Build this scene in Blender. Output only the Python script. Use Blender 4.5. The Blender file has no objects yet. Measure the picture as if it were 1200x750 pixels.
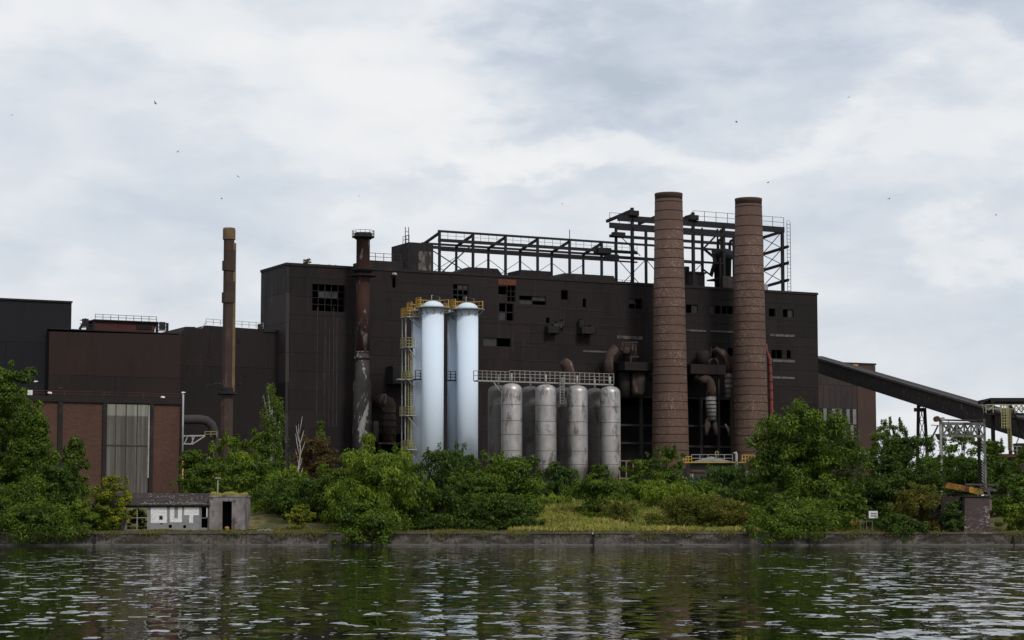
import bpy, math, random
import numpy as np
from mathutils import Vector, Matrix
R = math.radians
random.seed(7)
sc = bpy.context.scene
col = sc.collection

# ------------------------------------------------------------------ camera
FPX, CH = 2400.0, 2.9
PITCH = math.atan(217 / FPX)
cam_d = bpy.data.cameras.new('camera'); cam = bpy.data.objects.new('camera', cam_d); col.objects.link(cam)
cam_d.sensor_width = 36; cam_d.lens = 36 * FPX / 1200; cam_d.clip_end = 20000; cam_d.clip_start = 0.5
cam.location = (0, 0, CH); cam.rotation_euler = (R(90) + PITCH, 0, 0)
sc.camera = cam
CP, SP = math.cos(PITCH), math.sin(PITCH)

def ray(px, py):
    x = (px - 600) / FPX; y = (375 - py) / FPX
    return Vector((x, CP - y * SP, SP + y * CP))

def at(px, py, Y):
    d = ray(px, py); t = Y / d.y
    return Vector((d.x * t, Y, CH + d.z * t))

class Frame:
    def __init__(s, O, ang):
        s.O = Vector((O[0], O[1], 0)); s.a = ang
        s.ex = Vector((math.cos(ang), math.sin(ang), 0)); s.ey = Vector((-math.sin(ang), math.cos(ang), 0))
        s.mat = Matrix.Translation(s.O) @ Matrix.Rotation(ang, 4, 'Z')
    def p(s, px, py, d=0.0):
        r = ray(px, py); c = Vector((0, 0, CH))
        t = (d - (c - s.O).dot(s.ey)) / r.dot(s.ey)
        w = c + r * t
        return Vector(((w - s.O).dot(s.ex), d, w.z))
    def world(s, v): return s.mat @ Vector(v)
    def depth(s, v): return s.world(v).y
    def w(s, wpx, v): return wpx * s.depth(v) / FPX          # metres for a width in pixels
    def d_of(s, px, Y):
        wv = at(px, 592, Y); return (wv - s.O).dot(s.ey)

W = Frame((0, 0), 0)
c0 = at(340, 311, 270)
M = Frame((c0.x, c0.y), R(27))
GZ = 3.0

# ------------------------------------------------------------------ objects
def tag(o, label=None, cat=None, group=None, kind=None):
    if label: o['label'] = label
    if cat: o['category'] = cat
    if group: o['group'] = group
    if kind: o['kind'] = kind
    return o

def thing(name, label, cat, loc, rot=0, group=None):
    o = bpy.data.objects.new(name, None); col.objects.link(o)
    o.location = loc; o.rotation_euler = (0, 0, rot); o.empty_display_size = .3
    o['_m'] = 1
    del o['_m']
    return tag(o, label, cat, group)

def wmat(o):
    m = Matrix.Translation(o.location) @ o.rotation_euler.to_matrix().to_4x4()
    return wmat(o.parent) @ m if o.parent else m

class MB:
    def __init__(s, fr=W):
        s.v = []; s.f = []; s.sm = []; s.fr = fr; s.mi = []; s.cur = 0
    def add(s, vs, fs, smooth=False):
        b = len(s.v); s.v += [Vector(v) for v in vs]
        for f in fs: s.f.append([b + i for i in f]); s.sm.append(smooth); s.mi.append(s.cur)
        return s
    def quad(s, a, b, c, d): return s.add([a, b, c, d], [(0, 1, 2, 3)])
    def box(s, x0, x1, y0, y1, z0, z1):
        if x0 > x1: x0, x1 = x1, x0
        if y0 > y1: y0, y1 = y1, y0
        if z0 > z1: z0, z1 = z1, z0
        v = [(x0,y0,z0),(x1,y0,z0),(x1,y1,z0),(x0,y1,z0),(x0,y0,z1),(x1,y0,z1),(x1,y1,z1),(x0,y1,z1)]
        return s.add(v, [(0,3,2,1),(4,5,6,7),(0,1,5,4),(1,2,6,5),(2,3,7,6),(3,0,4,7)])
    def prism(s, pts, y0, y1):                 # polygon in (x,z), extruded along y
        n = len(pts)
        v = [(p[0], y0, p[1]) for p in pts] + [(p[0], y1, p[1]) for p in pts]
        f = [tuple(range(n)), tuple(range(2 * n - 1, n - 1, -1))]
        for i in range(n): j = (i + 1) % n; f.append((i, i + n, j + n, j))
        return s.add(v, f)
    def bar(s, a, b, w, h=None):
        a, b = Vector(a), Vector(b); h = h or w; d = b - a
        if d.length < 1e-6: return s
        d.normalize(); up = Vector((0, 0, 1))
        if abs(d.z) > .95: up = Vector((0, 1, 0))
        sx = d.cross(up).normalized(); sy = sx.cross(d).normalized()
        v = []
        for p in (a, b):
            for i, j in ((-1,-1),(1,-1),(1,1),(-1,1)): v.append(p + sx * (i * w / 2) + sy * (j * h / 2))
        return s.add(v, [(0,1,2,3),(7,6,5,4),(0,4,5,1),(1,5,6,2),(2,6,7,3),(3,7,4,0)])
    def tube(s, a, b, r0, r1=None, n=10, cap=True, smooth=True):
        r1 = r0 if r1 is None else r1
        return s.path([a, b], [r0, r1], n, cap, smooth)
    def path(s, pts, rs, n=10, cap=True, smooth=True):
        pts = [Vector(p) for p in pts]
        if not isinstance(rs, (list, tuple)): rs = [rs] * len(pts)
        base = len(s.v); ref = None
        for i, p in enumerate(pts):
            if i == 0: d = pts[1] - p
            elif i == len(pts) - 1: d = p - pts[i - 1]
            else: d = (pts[i + 1] - p).normalized() + (p - pts[i - 1]).normalized()
            d.normalize()
            if ref is None:
                ref = Vector((1, 0, 0)) if abs(d.x) < .8 else Vector((0, 1, 0))
            u = d.cross(ref).normalized(); w = d.cross(u).normalized(); ref = -w if False else w.cross(d).normalized() if False else ref
            for k in range(n):
                t = 2 * math.pi * k / n
                s.v.append(p + (u * math.cos(t) + w * math.sin(t)) * rs[i])
        for i in range(len(pts) - 1):
            for k in range(n):
                a = base + i * n + k; b = base + i * n + (k + 1) % n
                s.f.append([a, b, b + n, a + n]); s.sm.append(smooth); s.mi.append(s.cur)
        if cap:
            s.f.append([base + k for k in range(n)][::-1]); s.sm.append(False); s.mi.append(s.cur)
            e = base + (len(pts) - 1) * n
            s.f.append([e + k for k in range(n)]); s.sm.append(False); s.mi.append(s.cur)
        return s
    def lathe(s, x, y, prof, n=32, smooth=True):
        b = len(s.v)
        for r, z in prof:
            for k in range(n):
                t = 2 * math.pi * k / n
                s.v.append(Vector((x + r * math.cos(t), y + r * math.sin(t), z)))
        for i in range(len(prof) - 1):
            for k in range(n):
                a = b + i * n + k; c = b + i * n + (k + 1) % n
                s.f.append([a, c, c + n, a + n]); s.sm.append(smooth); s.mi.append(s.cur)
        s.f.append([b + k for k in range(n)][::-1]); s.sm.append(False); s.mi.append(s.cur)
        e = b + (len(prof) - 1) * n
        s.f.append([e + k for k in range(n)]); s.sm.append(False); s.mi.append(s.cur)
        return s
    def railing(s, pts, h=1.1, step=1.2, r=.035, mids=1):
        for a, b in zip(pts[:-1], pts[1:]):
            a, b = Vector(a), Vector(b); L = (b - a).length; n = max(1, round(L / step)); up = Vector((0, 0, h))
            for i in range(n + 1):
                p = a.lerp(b, i / n); s.bar(p, p + up, r * 2)
            for k in range(mids + 1):
                o = up * ((k + 1) / (mids + 1)); s.bar(a + o, b + o, r * 1.8)
        return s
    def wall(s, x0, x1, z0, z1, holes, y=0.0, t=.45):       # facade sheet in the plane y with real openings and reveals
        xs = sorted({x0, x1} | {max(x0, min(x1, v)) for h in holes for v in (h[0], h[1])})
        zs = sorted({z0, z1} | {max(z0, min(z1, v)) for h in holes for v in (h[2], h[3])})
        for i in range(len(xs) - 1):
            for j in range(len(zs) - 1):
                cx, cz = (xs[i] + xs[i+1]) / 2, (zs[j] + zs[j+1]) / 2
                if any(h[0] < cx < h[1] and h[2] < cz < h[3] for h in holes): continue
                s.quad((xs[i], y, zs[j]), (xs[i+1], y, zs[j]), (xs[i+1], y, zs[j+1]), (xs[i], y, zs[j+1]))
        for a, b, c, d in holes:
            s.quad((a, y, c), (a, y + t, c), (a, y + t, d), (a, y, d)); s.quad((b, y + t, c), (b, y, c), (b, y, d), (b, y + t, d))
            s.quad((a, y + t, c), (a, y, c), (b, y, c), (b, y + t, c)); s.quad((a, y, d), (a, y + t, d), (b, y + t, d), (b, y, d))
        return s
    def build(s, name, mat, parent=None, label=None, cat=None, group=None, kind=None, bevel=0):
        ws = [s.fr.world(v) for v in s.v]
        me = bpy.data.meshes.new(name); o = bpy.data.objects.new(name, me); col.objects.link(o)
        if parent is not None:
            inv = wmat(parent).inverted(); o.parent = parent
        else:
            xs = [w.x for w in ws]; ys = [w.y for w in ws]; zs = [w.z for w in ws]
            o.location = ((min(xs) + max(xs)) / 2, (min(ys) + max(ys)) / 2, min(zs)); o.rotation_euler = (0, 0, s.fr.a)
            inv = wmat(o).inverted()
        me.from_pydata([tuple(inv @ w) for w in ws], [], s.f)
        me.polygons.foreach_set('use_smooth', s.sm)
        for m in (mat if isinstance(mat, list) else [mat]): me.materials.append(m)
        if isinstance(mat, list): me.polygons.foreach_set('material_index', s.mi)
        me.update()
        if bevel:
            b = o.modifiers.new('bevel', 'BEVEL'); b.width = bevel; b.segments = 2
        return tag(o, label, cat, group, kind)

def children(o): return list(o.children)
def dup(root, loc, rot=None, label=None, group=None):
    def cp(o, par):
        c = o.copy(); col.objects.link(c)
        if par: c.parent = par
        for ch in children(o): cp(ch, c)
        return c
    r = cp(root, None); r.location = loc
    if rot is not None: r.rotation_euler = (0, 0, rot)
    if label: r['label'] = label
    if group: r['group'] = group
    return r

# ------------------------------------------------------------------ materials
class NT:
    def __init__(s, name):
        s.m = bpy.data.materials.new(name); s.m.use_nodes = True; s.t = s.m.node_tree; s.t.nodes.clear()
        s.out = s.n('ShaderNodeOutputMaterial')
    def n(s, typ, **kw):
        nd = s.t.nodes.new(typ)
        for k, v in kw.items(): setattr(nd, k, v)
        return nd
    def l(s, a, b): s.t.links.new(a, b)
    def math(s, op, a, b=None, c=None, clamp=False):
        nd = s.n('ShaderNodeMath', operation=op); nd.use_clamp = clamp
        for i, x in enumerate((a, b, c)):
            if x is None: continue
            if hasattr(x, 'links'): s.l(x, nd.inputs[i])
            else: nd.inputs[i].default_value = x
        return nd.outputs[0]
    def mix(s, f, a, b, mode='MIX'):
        nd = s.n('ShaderNodeMix', data_type='RGBA', blend_type=mode)
        for i, x in ((0, f), (6, a), (7, b)):
            if hasattr(x, 'links'): s.l(x, nd.inputs[i])
            elif i == 0: nd.inputs[0].default_value = x
            else: nd.inputs[i].default_value = (*x, 1)
        return nd.outputs[2]
    def ramp(s, f, lo, hi, a=0.0, b=1.0):
        nd = s.n('ShaderNodeMapRange', interpolation_type='SMOOTHSTEP')
        s.l(f, nd.inputs[0])
        for i, x in enumerate((lo, hi, a, b)): nd.inputs[i + 1].default_value = x
        return nd.outputs[0]
    def coords(s, rnd=True):
        tc = s.n('ShaderNodeTexCoord'); o = tc.outputs['Object']
        if rnd:
            oi = s.n('ShaderNodeObjectInfo'); va = s.n('ShaderNodeVectorMath', operation='ADD')
            mu = s.math('MULTIPLY', oi.outputs['Random'], 57.0)
            cb = s.n('ShaderNodeCombineXYZ'); s.l(mu, cb.inputs[0]); s.l(mu, cb.inputs[1])
            s.l(o, va.inputs[0]); s.l(cb.outputs[0], va.inputs[1]); o2 = va.outputs[0]
            return o, o2
        return o, o
    def noise(s, vec, scale, stretch=None, detail=5, rough=.6, dist=0.0):
        if stretch:
            mp = s.n('ShaderNodeMapping'); mp.inputs['Scale'].default_value = stretch; s.l(vec, mp.inputs[0]); vec = mp.outputs[0]
        nd = s.n('ShaderNodeTexNoise'); nd.inputs['Scale'].default_value = scale; nd.inputs['Detail'].default_value = detail
        nd.inputs['Roughness'].default_value = rough; nd.inputs['Distortion'].default_value = dist; s.l(vec, nd.inputs['Vector'])
        return nd.outputs[0]
    def bsdf(s, color, rough=.8, metal=0, bump=None, bs=.3, bd=.05, spec=.3):
        b = s.n('ShaderNodeBsdfPrincipled')
        if hasattr(color, 'links'): s.l(color, b.inputs['Base Color'])
        else: b.inputs['Base Color'].default_value = (*color, 1)
        if hasattr(rough, 'links'): s.l(rough, b.inputs['Roughness'])
        else: b.inputs['Roughness'].default_value = rough
        b.inputs['Metallic'].default_value = metal; b.inputs['Specular IOR Level'].default_value = spec
        if bump is not None:
            bn = s.n('ShaderNodeBump'); bn.inputs['Strength'].default_value = bs; bn.inputs['Distance'].default_value = bd
            s.l(bump, bn.inputs['Height']); s.l(bn.outputs[0], b.inputs['Normal'])
        s.l(b.outputs[0], s.out.inputs[0]); return s.m

def stained(name, a, b, c=None, scale=.4, streak=True, rough=.85, metal=0, patch=(.55, .7), spec=.25, fine=True, cs=.8):
    t = NT(name); o, v = t.coords()
    f = t.ramp(t.noise(v, scale), .3, .7)
    cc = t.mix(f, a, b)
    if streak:
        g = t.ramp(t.noise(v, 1.6, (1, 1, .06), 4), .45, .72)
        cc = t.mix(t.math('MULTIPLY', g, .55), cc, b)
    if c:
        h = t.ramp(t.noise(v, cs, (1, 1, .45), 6, .7, .4), *patch)
        cc = t.mix(h, cc, c)
    fn = t.noise(v, 9, None, 4)
    if fine: cc = t.mix(t.ramp(fn, .35, .7, 0, .35), cc, tuple(x * .45 for x in a))
    return t.bsdf(cc, rough, metal, fn, .35, .03, spec)

def clad(name, a, b, light, pw=9, ph=2.5, seam=.045):
    t = NT(name); o, v = t.coords(False)
    sp = t.n('ShaderNodeSeparateXYZ'); t.l(o, sp.inputs[0])
    cb = t.n('ShaderNodeCombineXYZ'); t.l(t.math('ADD', sp.outputs[0], sp.outputs[1]), cb.inputs[0]); t.l(sp.outputs[2], cb.inputs[1])
    br = t.n('ShaderNodeTexBrick'); br.offset = .37
    br.inputs['Scale'].default_value = 1; br.inputs['Brick Width'].default_value = pw; br.inputs['Row Height'].default_value = ph
    br.inputs['Mortar Size'].default_value = seam; br.inputs['Mortar Smooth'].default_value = .3
    br.inputs['Color1'].default_value = (*a, 1); br.inputs['Color2'].default_value = (*b, 1)
    br.inputs['Mortar'].default_value = (*[x * .4 for x in a], 1); t.l(cb.outputs[0], br.inputs['Vector'])
    c = br.outputs['Color']
    f = t.ramp(t.noise(v, .09, None, 6, .65), .42, .66)
    c = t.mix(t.math('MULTIPLY', f, .6), c, b)
    g = t.ramp(t.noise(v, 1.3, (1, 1, .05), 5, .7), .52, .8)
    g2 = t.ramp(t.noise(v, .12, None, 3), .5, .62)
    c = t.mix(t.math('MULTIPLY', t.math('MULTIPLY', g, g2), .5), c, light)
    g3 = t.ramp(t.noise(v, .5, None, 8, .75), .62, .75)
    c = t.mix(t.math('MULTIPLY', g3, .22), c, light)
    ribs = t.n('ShaderNodeTexWave', wave_type='BANDS', bands_direction='X'); ribs.inputs['Scale'].default_value = 1.1
    t.l(cb.outputs[0], ribs.inputs['Vector'])
    rs_ = t.ramp(t.noise(v, .16, (1, 1, .5), 7, .7, .5), .55, .7)
    c = t.mix(t.math('MULTIPLY', rs_, .5), c, (a[0] * 2.6, a[1] * 1.7, a[2] * 1.45))
    dk = t.ramp(t.noise(v, .3, (1, 1, .25), 6, .7), .5, .66)
    c = t.mix(t.math('MULTIPLY', dk, .55), c, tuple(x * .45 for x in a))
    c = t.mix(t.math('MULTIPLY', ribs.outputs['Fac'], .15), c, tuple(x * .4 for x in a))
    return t.bsdf(c, .8, 0, t.math('ADD', t.math('MULTIPLY', br.outputs['Fac'], -1), t.math('MULTIPLY', ribs.outputs['Fac'], .3)), .5, .08, .2)

def brickmat(name, a, b, mortar, bw=.5, bh=.16, round_=False, light=None, bands=0):
    t = NT(name); o, v = t.coords(False)
    sp = t.n('ShaderNodeSeparateXYZ'); t.l(o, sp.inputs[0]); cb = t.n('ShaderNodeCombineXYZ')
    if round_: u = t.math('MULTIPLY', t.math('ARCTAN2', sp.outputs[1], sp.outputs[0]), 2.4)
    else: u = t.math('ADD', sp.outputs[0], sp.outputs[1])
    t.l(u, cb.inputs[0]); t.l(sp.outputs[2], cb.inputs[1])
    br = t.n('ShaderNodeTexBrick'); br.inputs['Scale'].default_value = 1; br.inputs['Brick Width'].default_value = bw
    br.inputs['Row Height'].default_value = bh; br.inputs['Mortar Size'].default_value = .02
    br.inputs['Color1'].default_value = (*a, 1); br.inputs['Color2'].default_value = (*b, 1); br.inputs['Mortar'].default_value = (*mortar, 1)
    t.l(cb.outputs[0], br.inputs['Vector']); c = br.outputs['Color']
    sp1 = t.ramp(t.noise(v, 2.6, None, 4, .85), .5, .64)
    c = t.mix(t.math('MULTIPLY', sp1, .5), c, tuple(x * .45 for x in a))
    if light:
        l1 = t.ramp(t.noise(v, 3.2, (1, 1, 1.3), 4, .8), .52, .63); l2 = t.ramp(t.noise(v, .16, None, 3), .45, .6)
        c = t.mix(t.math('MULTIPLY', t.math('MULTIPLY', l1, l2), .75), c, light)
    big = t.ramp(t.noise(v, .22, (1, 1, .5), 5, .65), .35, .7)
    c = t.mix(t.math('MULTIPLY', big, .45), c, tuple(x * .62 for x in b))
    if round_:
        c = t.mix(t.ramp(sp.outputs[2], 30, 42, 0, .38), c, (.06, .038, .032))
        st = t.ramp(t.noise(v, .9, (1, 1, .07), 4, .7), .5, .7); c = t.mix(t.math('MULTIPLY', st, .4), c, (.07, .048, .042))
    return t.bsdf(c, .9, 0, t.math('ADD', br.outputs['Fac'], sp1), -.4, .04, .15)

MT = {}
MT['facade'] = clad('dark_cladding', (.0118, .0090, .0102), (.0185, .0132, .0138), (.072, .062, .066))
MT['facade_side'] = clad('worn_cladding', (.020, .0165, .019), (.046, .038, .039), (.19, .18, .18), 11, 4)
MT['hall'] = clad('black_cladding', (.0088, .0088, .0115), (.0105, .0102, .013), (.02, .02, .024), 14, 5)
MT['shed'] = clad('rusty_dark_cladding', (.0145, .0105, .0108), (.026, .0145, .013), (.03, .026, .027), 30, 8)
MT['greyshed'] = clad('grey_dark_cladding', (.0120, .0092, .0102), (.0175, .0125, .0125), (.04, .035, .037), 8, 9)
MT['behind'] = clad('brown_grey_cladding', (.034, .027, .028), (.042, .033, .032), (.075, .07, .07), 1.2, 10)
MT['brownwall'] = stained('brown_brick_side', (.065, .038, .031), (.048, .031, .028), None, .3)
MT['dark'] = stained('sooty_steel', (.012, .011, .012), (.02, .017, .017), (.045, .028, .02), .6)
MT['steel'] = stained('black_steel', (.014, .014, .018), (.02, .018, .02), None, .6)
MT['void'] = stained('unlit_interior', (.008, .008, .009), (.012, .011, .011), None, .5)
MT['rust'] = stained('rusty_steel', (.055, .026, .02), (.085, .035, .022), (.03, .02, .018), .5, patch=(.5, .62))
MT['stack'] = stained('rusty_stack_steel', (.06, .024, .018), (.035, .022, .02), (.26, .24, .24), .35, patch=(.56, .64), cs=.55)
MT['stacklow'] = stained('sooty_peeling_stack', (.028, .025, .026), (.05, .043, .042), (.34, .33, .32), .5, patch=(.535, .60), cs=.5)
MT['brownstack'] = stained('brown_flaking_steel', (.062, .038, .030), (.040, .027, .025), (.15, .10, .055), .4, patch=(.55, .75))
MT['ochre'] = stained('ochre_steel', (.17, .115, .055), (.11, .07, .04), None, .8)
MT['orange'] = stained('orange_rust_panel', (.13, .040, .02), (.075, .025, .016), None, .8)
MT['duct'] = stained('rust_duct', (.060, .038, .031), (.032, .025, .023), (.19, .13, .105), .7, patch=(.54, .68))
MT['silverduct'] = stained('scuffed_silver_duct', (.22, .215, .21), (.09, .08, .075), (.38, .38, .38), 1.0, patch=(.56, .64))
MT['blue'] = stained('pale_blue_paint', (.585, .675, .78), (.56, .65, .755), (.50, .57, .65), .25, rough=.9, patch=(.68, .85), spec=.08, fine=False)
MT['bluewhite'] = stained('pale_dome_paint', (.56, .64, .72), (.48, .57, .66), (.42, .48, .5), .5, rough=.85, patch=(.62, .78), spec=.1, fine=False)
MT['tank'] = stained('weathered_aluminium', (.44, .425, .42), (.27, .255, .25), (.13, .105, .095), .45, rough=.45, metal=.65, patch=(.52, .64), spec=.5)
MT['tankback'] = stained('shaded_tank_skin', (.14, .13, .13), (.09, .082, .082), (.05, .045, .042), .45, rough=.6, metal=.4, patch=(.52, .64), spec=.4)  # darker copy of the tank skin, back row shade put into the colour
MT['tankseam'] = stained('dark_weld_seam', (.11, .10, .10), (.08, .075, .075), None, 1)
MT['galv'] = stained('galvanised_steel', (.31, .315, .31), (.21, .21, .20), (.20, .15, .11), .9, patch=(.6, .7))
MT['yellow'] = stained('yellow_paint', (.46, .28, .05), (.33, .20, .05), (.16, .10, .04), 1.2, patch=(.55, .7))
MT['paleyellow'] = stained('faded_yellow_paint', (.27, .25, .11), (.20, .19, .09), (.13, .11, .07), 1.2, patch=(.58, .7))
MT['yellowpanel'] = stained('worn_yellow_panel', (.42, .26, .02), (.26, .13, .02), (.10, .035, .02), .9, patch=(.5, .6))
MT['redpipe'] = stained('red_pipe_paint', (.20, .055, .04), (.12, .04, .035), None, .8)
MT['red'] = stained('red_paint', (.35, .04, .03), (.25, .03, .03), None, .8)
MT['white'] = brickmat('chalky_white_brick', (.80, .80, .80), (.70, .70, .70), (.50, .50, .50), .34, .11)
MT['offwhite'] = stained('offwhite_frame', (.34, .35, .35), (.24, .24, .24), (.12, .10, .09), 1.5, patch=(.58, .7))
MT['chimney'] = brickmat('chimney_brick', (.130, .080, .062), (.090, .056, .045), (.10, .07, .058), .5, .17, True, (.31, .215, .175))
MT['chimtop'] = brickmat('sooty_chimney_brick', (.09, .055, .045), (.07, .045, .038), (.07, .05, .045), .5, .17, True)
MT['brick'] = brickmat('dull_red_brick', (.098, .050, .037), (.068, .036, .029), (.072, .045, .036), .5, .15)
MT['pierbrick'] = brickmat('pink_brick', (.075, .05, .05), (.055, .038, .038), (.09, .075, .075), .34, .12, False, (.55, .50, .50))
MT['concrete'] = stained('aged_concrete', (.17, .155, .145), (.085, .078, .07), (.032, .03, .024), .8, patch=(.47, .62), cs=1.3)
def quaymat():
    t = NT('wet_quay_concrete'); o, v = t.coords(False)
    sp = t.n('ShaderNodeSeparateXYZ'); t.l(o, sp.inputs[0])
    n1 = t.noise(v, 1.3, (.35, 1, 1), 8, .72, .3); n2 = t.noise(v, 5.5, (1, 1, .6), 6, .7); n3 = t.noise(v, .35, (1, 1, .3), 5, .6)
    c = t.mix(t.ramp(n1, .40, .60), (.040, .034, .029), (.140, .126, .112))
    c = t.mix(t.ramp(n2, .46, .62, 0, .75), c, (.030, .027, .022)); c = t.mix(t.ramp(n3, .48, .62, 0, .6), c, (.045, .042, .028))
    return t.bsdf(c, .9, 0, n2, .9, .12, .2)
MT['quay'] = quaymat()
MT['coping'] = stained('mossy_coping', (.11, .09, .07), (.06, .05, .036), (.17, .16, .145), .9, patch=(.55, .66), cs=1.5)
MT['hutconcrete'] = stained('spalled_concrete', (.25, .235, .235), (.13, .112, .108), (.06, .038, .035), 1.1, patch=(.50, .62), cs=1.2)
MT['ledgecon'] = stained('wet_ledge_concrete', (.13, .125, .115), (.09, .086, .078), (.04, .04, .03), .9, patch=(.52, .66))
MT['cream'] = stained('cream_frame_paint', (.34, .33, .28), (.25, .24, .20), (.10, .08, .06), 2, patch=(.56, .68))
MT['lightcon'] = stained('pale_concrete', (.24, .235, .23), (.17, .165, .155), (.08, .075, .065), .9, patch=(.6, .75))
MT['greywall'] = stained('grey_render', (.24, .24, .26), (.20, .20, .205), (.12, .12, .105), .9, patch=(.58, .7))
MT['hutroof'] = stained('rotten_brown_roof', (.030, .018, .016), (.018, .012, .012), (.06, .05, .035), 1.5, patch=(.55, .65))
MT['debris'] = stained('pale_rubble', (.38, .36, .35), (.16, .14, .13), None, 2)
MT['greenroof'] = stained('grey_green_sheet', (.17, .175, .15), (.13, .135, .115), None, 1)
MT['darkgreen'] = stained('dull_green_steel', (.045, .055, .045), (.035, .04, .035), None, 1)
MT['bark'] = stained('tree_bark', (.06, .05, .04), (.04, .033, .028), (.09, .08, .065), 2)
MT['whitebark'] = stained('bleached_bark', (.45, .42, .38), (.30, .28, .25), (.10, .09, .08), 2, patch=(.6, .7))
MT['birchbark'] = stained('birch_bark', (.42, .42, .38), (.28, .28, .26), (.06, .06, .05), 3, patch=(.56, .62))
MT['bird'] = stained('dark_feathers', (.05, .05, .055), (.035, .035, .04), None, 8)
MT['conveyor'] = stained('conveyor_sheet', (.022, .019, .019), (.032, .026, .024), (.11, .10, .09), .5, patch=(.56, .66), cs=1.9)
MT['gantry'] = stained('mottled_gantry_paint', (.17, .175, .17), (.09, .09, .088), (.035, .03, .028), 2.2, patch=(.48, .58))
MT['lampwhite'] = NT('lamp_enamel').bsdf((.7, .7, .7), .4)
MT['sign'] = NT('sign_face').bsdf((.62, .62, .62), .5)
MT['ink'] = NT('sign_lettering').bsdf((.03, .03, .03), .6)

def translucent_panel():
    t = NT('grimy_fibreglass'); o, v = t.coords(False)
    sp = t.n('ShaderNodeSeparateXYZ'); t.l(o, sp.inputs[0])
    st = t.ramp(t.noise(v, 2.4, (1, 1, .03), 5, .7), .35, .68)
    st2 = t.ramp(t.noise(v, 8, (1, 1, .02), 3, .7), .4, .65)
    hi = t.ramp(sp.outputs[2], 9.1, 9.3)
    c = t.mix(st, (.055, .048, .042), (.13, .125, .11)); c = t.mix(t.math('MULTIPLY', st2, .4), c, (.05, .04, .036))
    d = t.mix(st, (.15, .15, .125), (.25, .25, .22)); d = t.mix(t.math('MULTIPLY', st2, .35), d, (.12, .115, .10))
    return t.bsdf(t.mix(hi, c, d), .5, 0, st2, .3, .05)
MT['fibre'] = translucent_panel()

def leafmat(name, a, b, c=None):
    t = NT(name); at_ = t.n('ShaderNodeAttribute'); at_.attribute_name = 'tint'
    f = at_.outputs['Fac']
    cc = t.mix(t.ramp(f, 0, 1), a, b)
    if c:
        cc = t.mix(t.ramp(f, .86, .98), cc, c)
    d = t.n('ShaderNodeBsdfDiffuse'); t.l(cc, d.inputs[0]); tr = t.n('ShaderNodeBsdfTranslucent'); t.l(cc, tr.inputs[0])
    g = t.n('ShaderNodeBsdfGlossy'); g.inputs['Roughness'].default_value = .45; g.inputs[0].default_value = (.8, .85, .8, 1)
    m1 = t.n('ShaderNodeMixShader'); m1.inputs[0].default_value = .33; t.l(d.outputs[0], m1.inputs[1]); t.l(tr.outputs[0], m1.inputs[2])
    m2 = t.n('ShaderNodeMixShader'); m2.inputs[0].default_value = .015; t.l(m1.outputs[0], m2.inputs[1]); t.l(g.outputs[0], m2.inputs[2])
    t.l(m2.outputs[0], t.out.inputs[0]); return t.m
L = {
 'mid': leafmat('leaf_mid_green', (.031, .058, .007), (.116, .176, .016)),
 'deep': leafmat('leaf_deep_green', (.022, .044, .006), (.068, .115, .012)),
 'bright': leafmat('leaf_bright_green', (.052, .090, .008), (.185, .250, .020)),
 'lime': leafmat('leaf_yellow_green', (.085, .11, .008), (.25, .27, .022), (.42, .36, .03)),
 'blue': leafmat('leaf_cool_green', (.024, .048, .008), (.070, .122, .018)),
 'rustred': leafmat('leaf_reddish', (.05, .045, .014), (.12, .075, .024), (.13, .05, .022)),
 'olive': leafmat('leaf_olive', (.058, .064, .010), (.145, .135, .020), (.17, .11, .03)),
 'bramble': leafmat('leaf_bramble', (.05, .062, .008), (.15, .155, .018), (.20, .09, .03)),
 'grass': leafmat('grass_blades', (.12, .14, .02), (.30, .25, .06), (.48, .34, .14)),
}

def groundmat():
    t = NT('bank_soil_and_turf'); tc = t.n('ShaderNodeTexCoord'); v = tc.outputs['Object']
    a = t.ramp(t.noise(v, .25, None, 6, .7), .4, .62); b = t.ramp(t.noise(v, 1.7, None, 6, .7), .4, .65)
    c = t.mix(a, (.075, .085, .028), (.16, .13, .055)); c = t.mix(t.math('MULTIPLY', b, .55), c, (.04, .035, .022))
    return t.bsdf(c, .95, 0, t.noise(v, 5, None, 5), .6, .15, .1)
MT['ground'] = groundmat()

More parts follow.
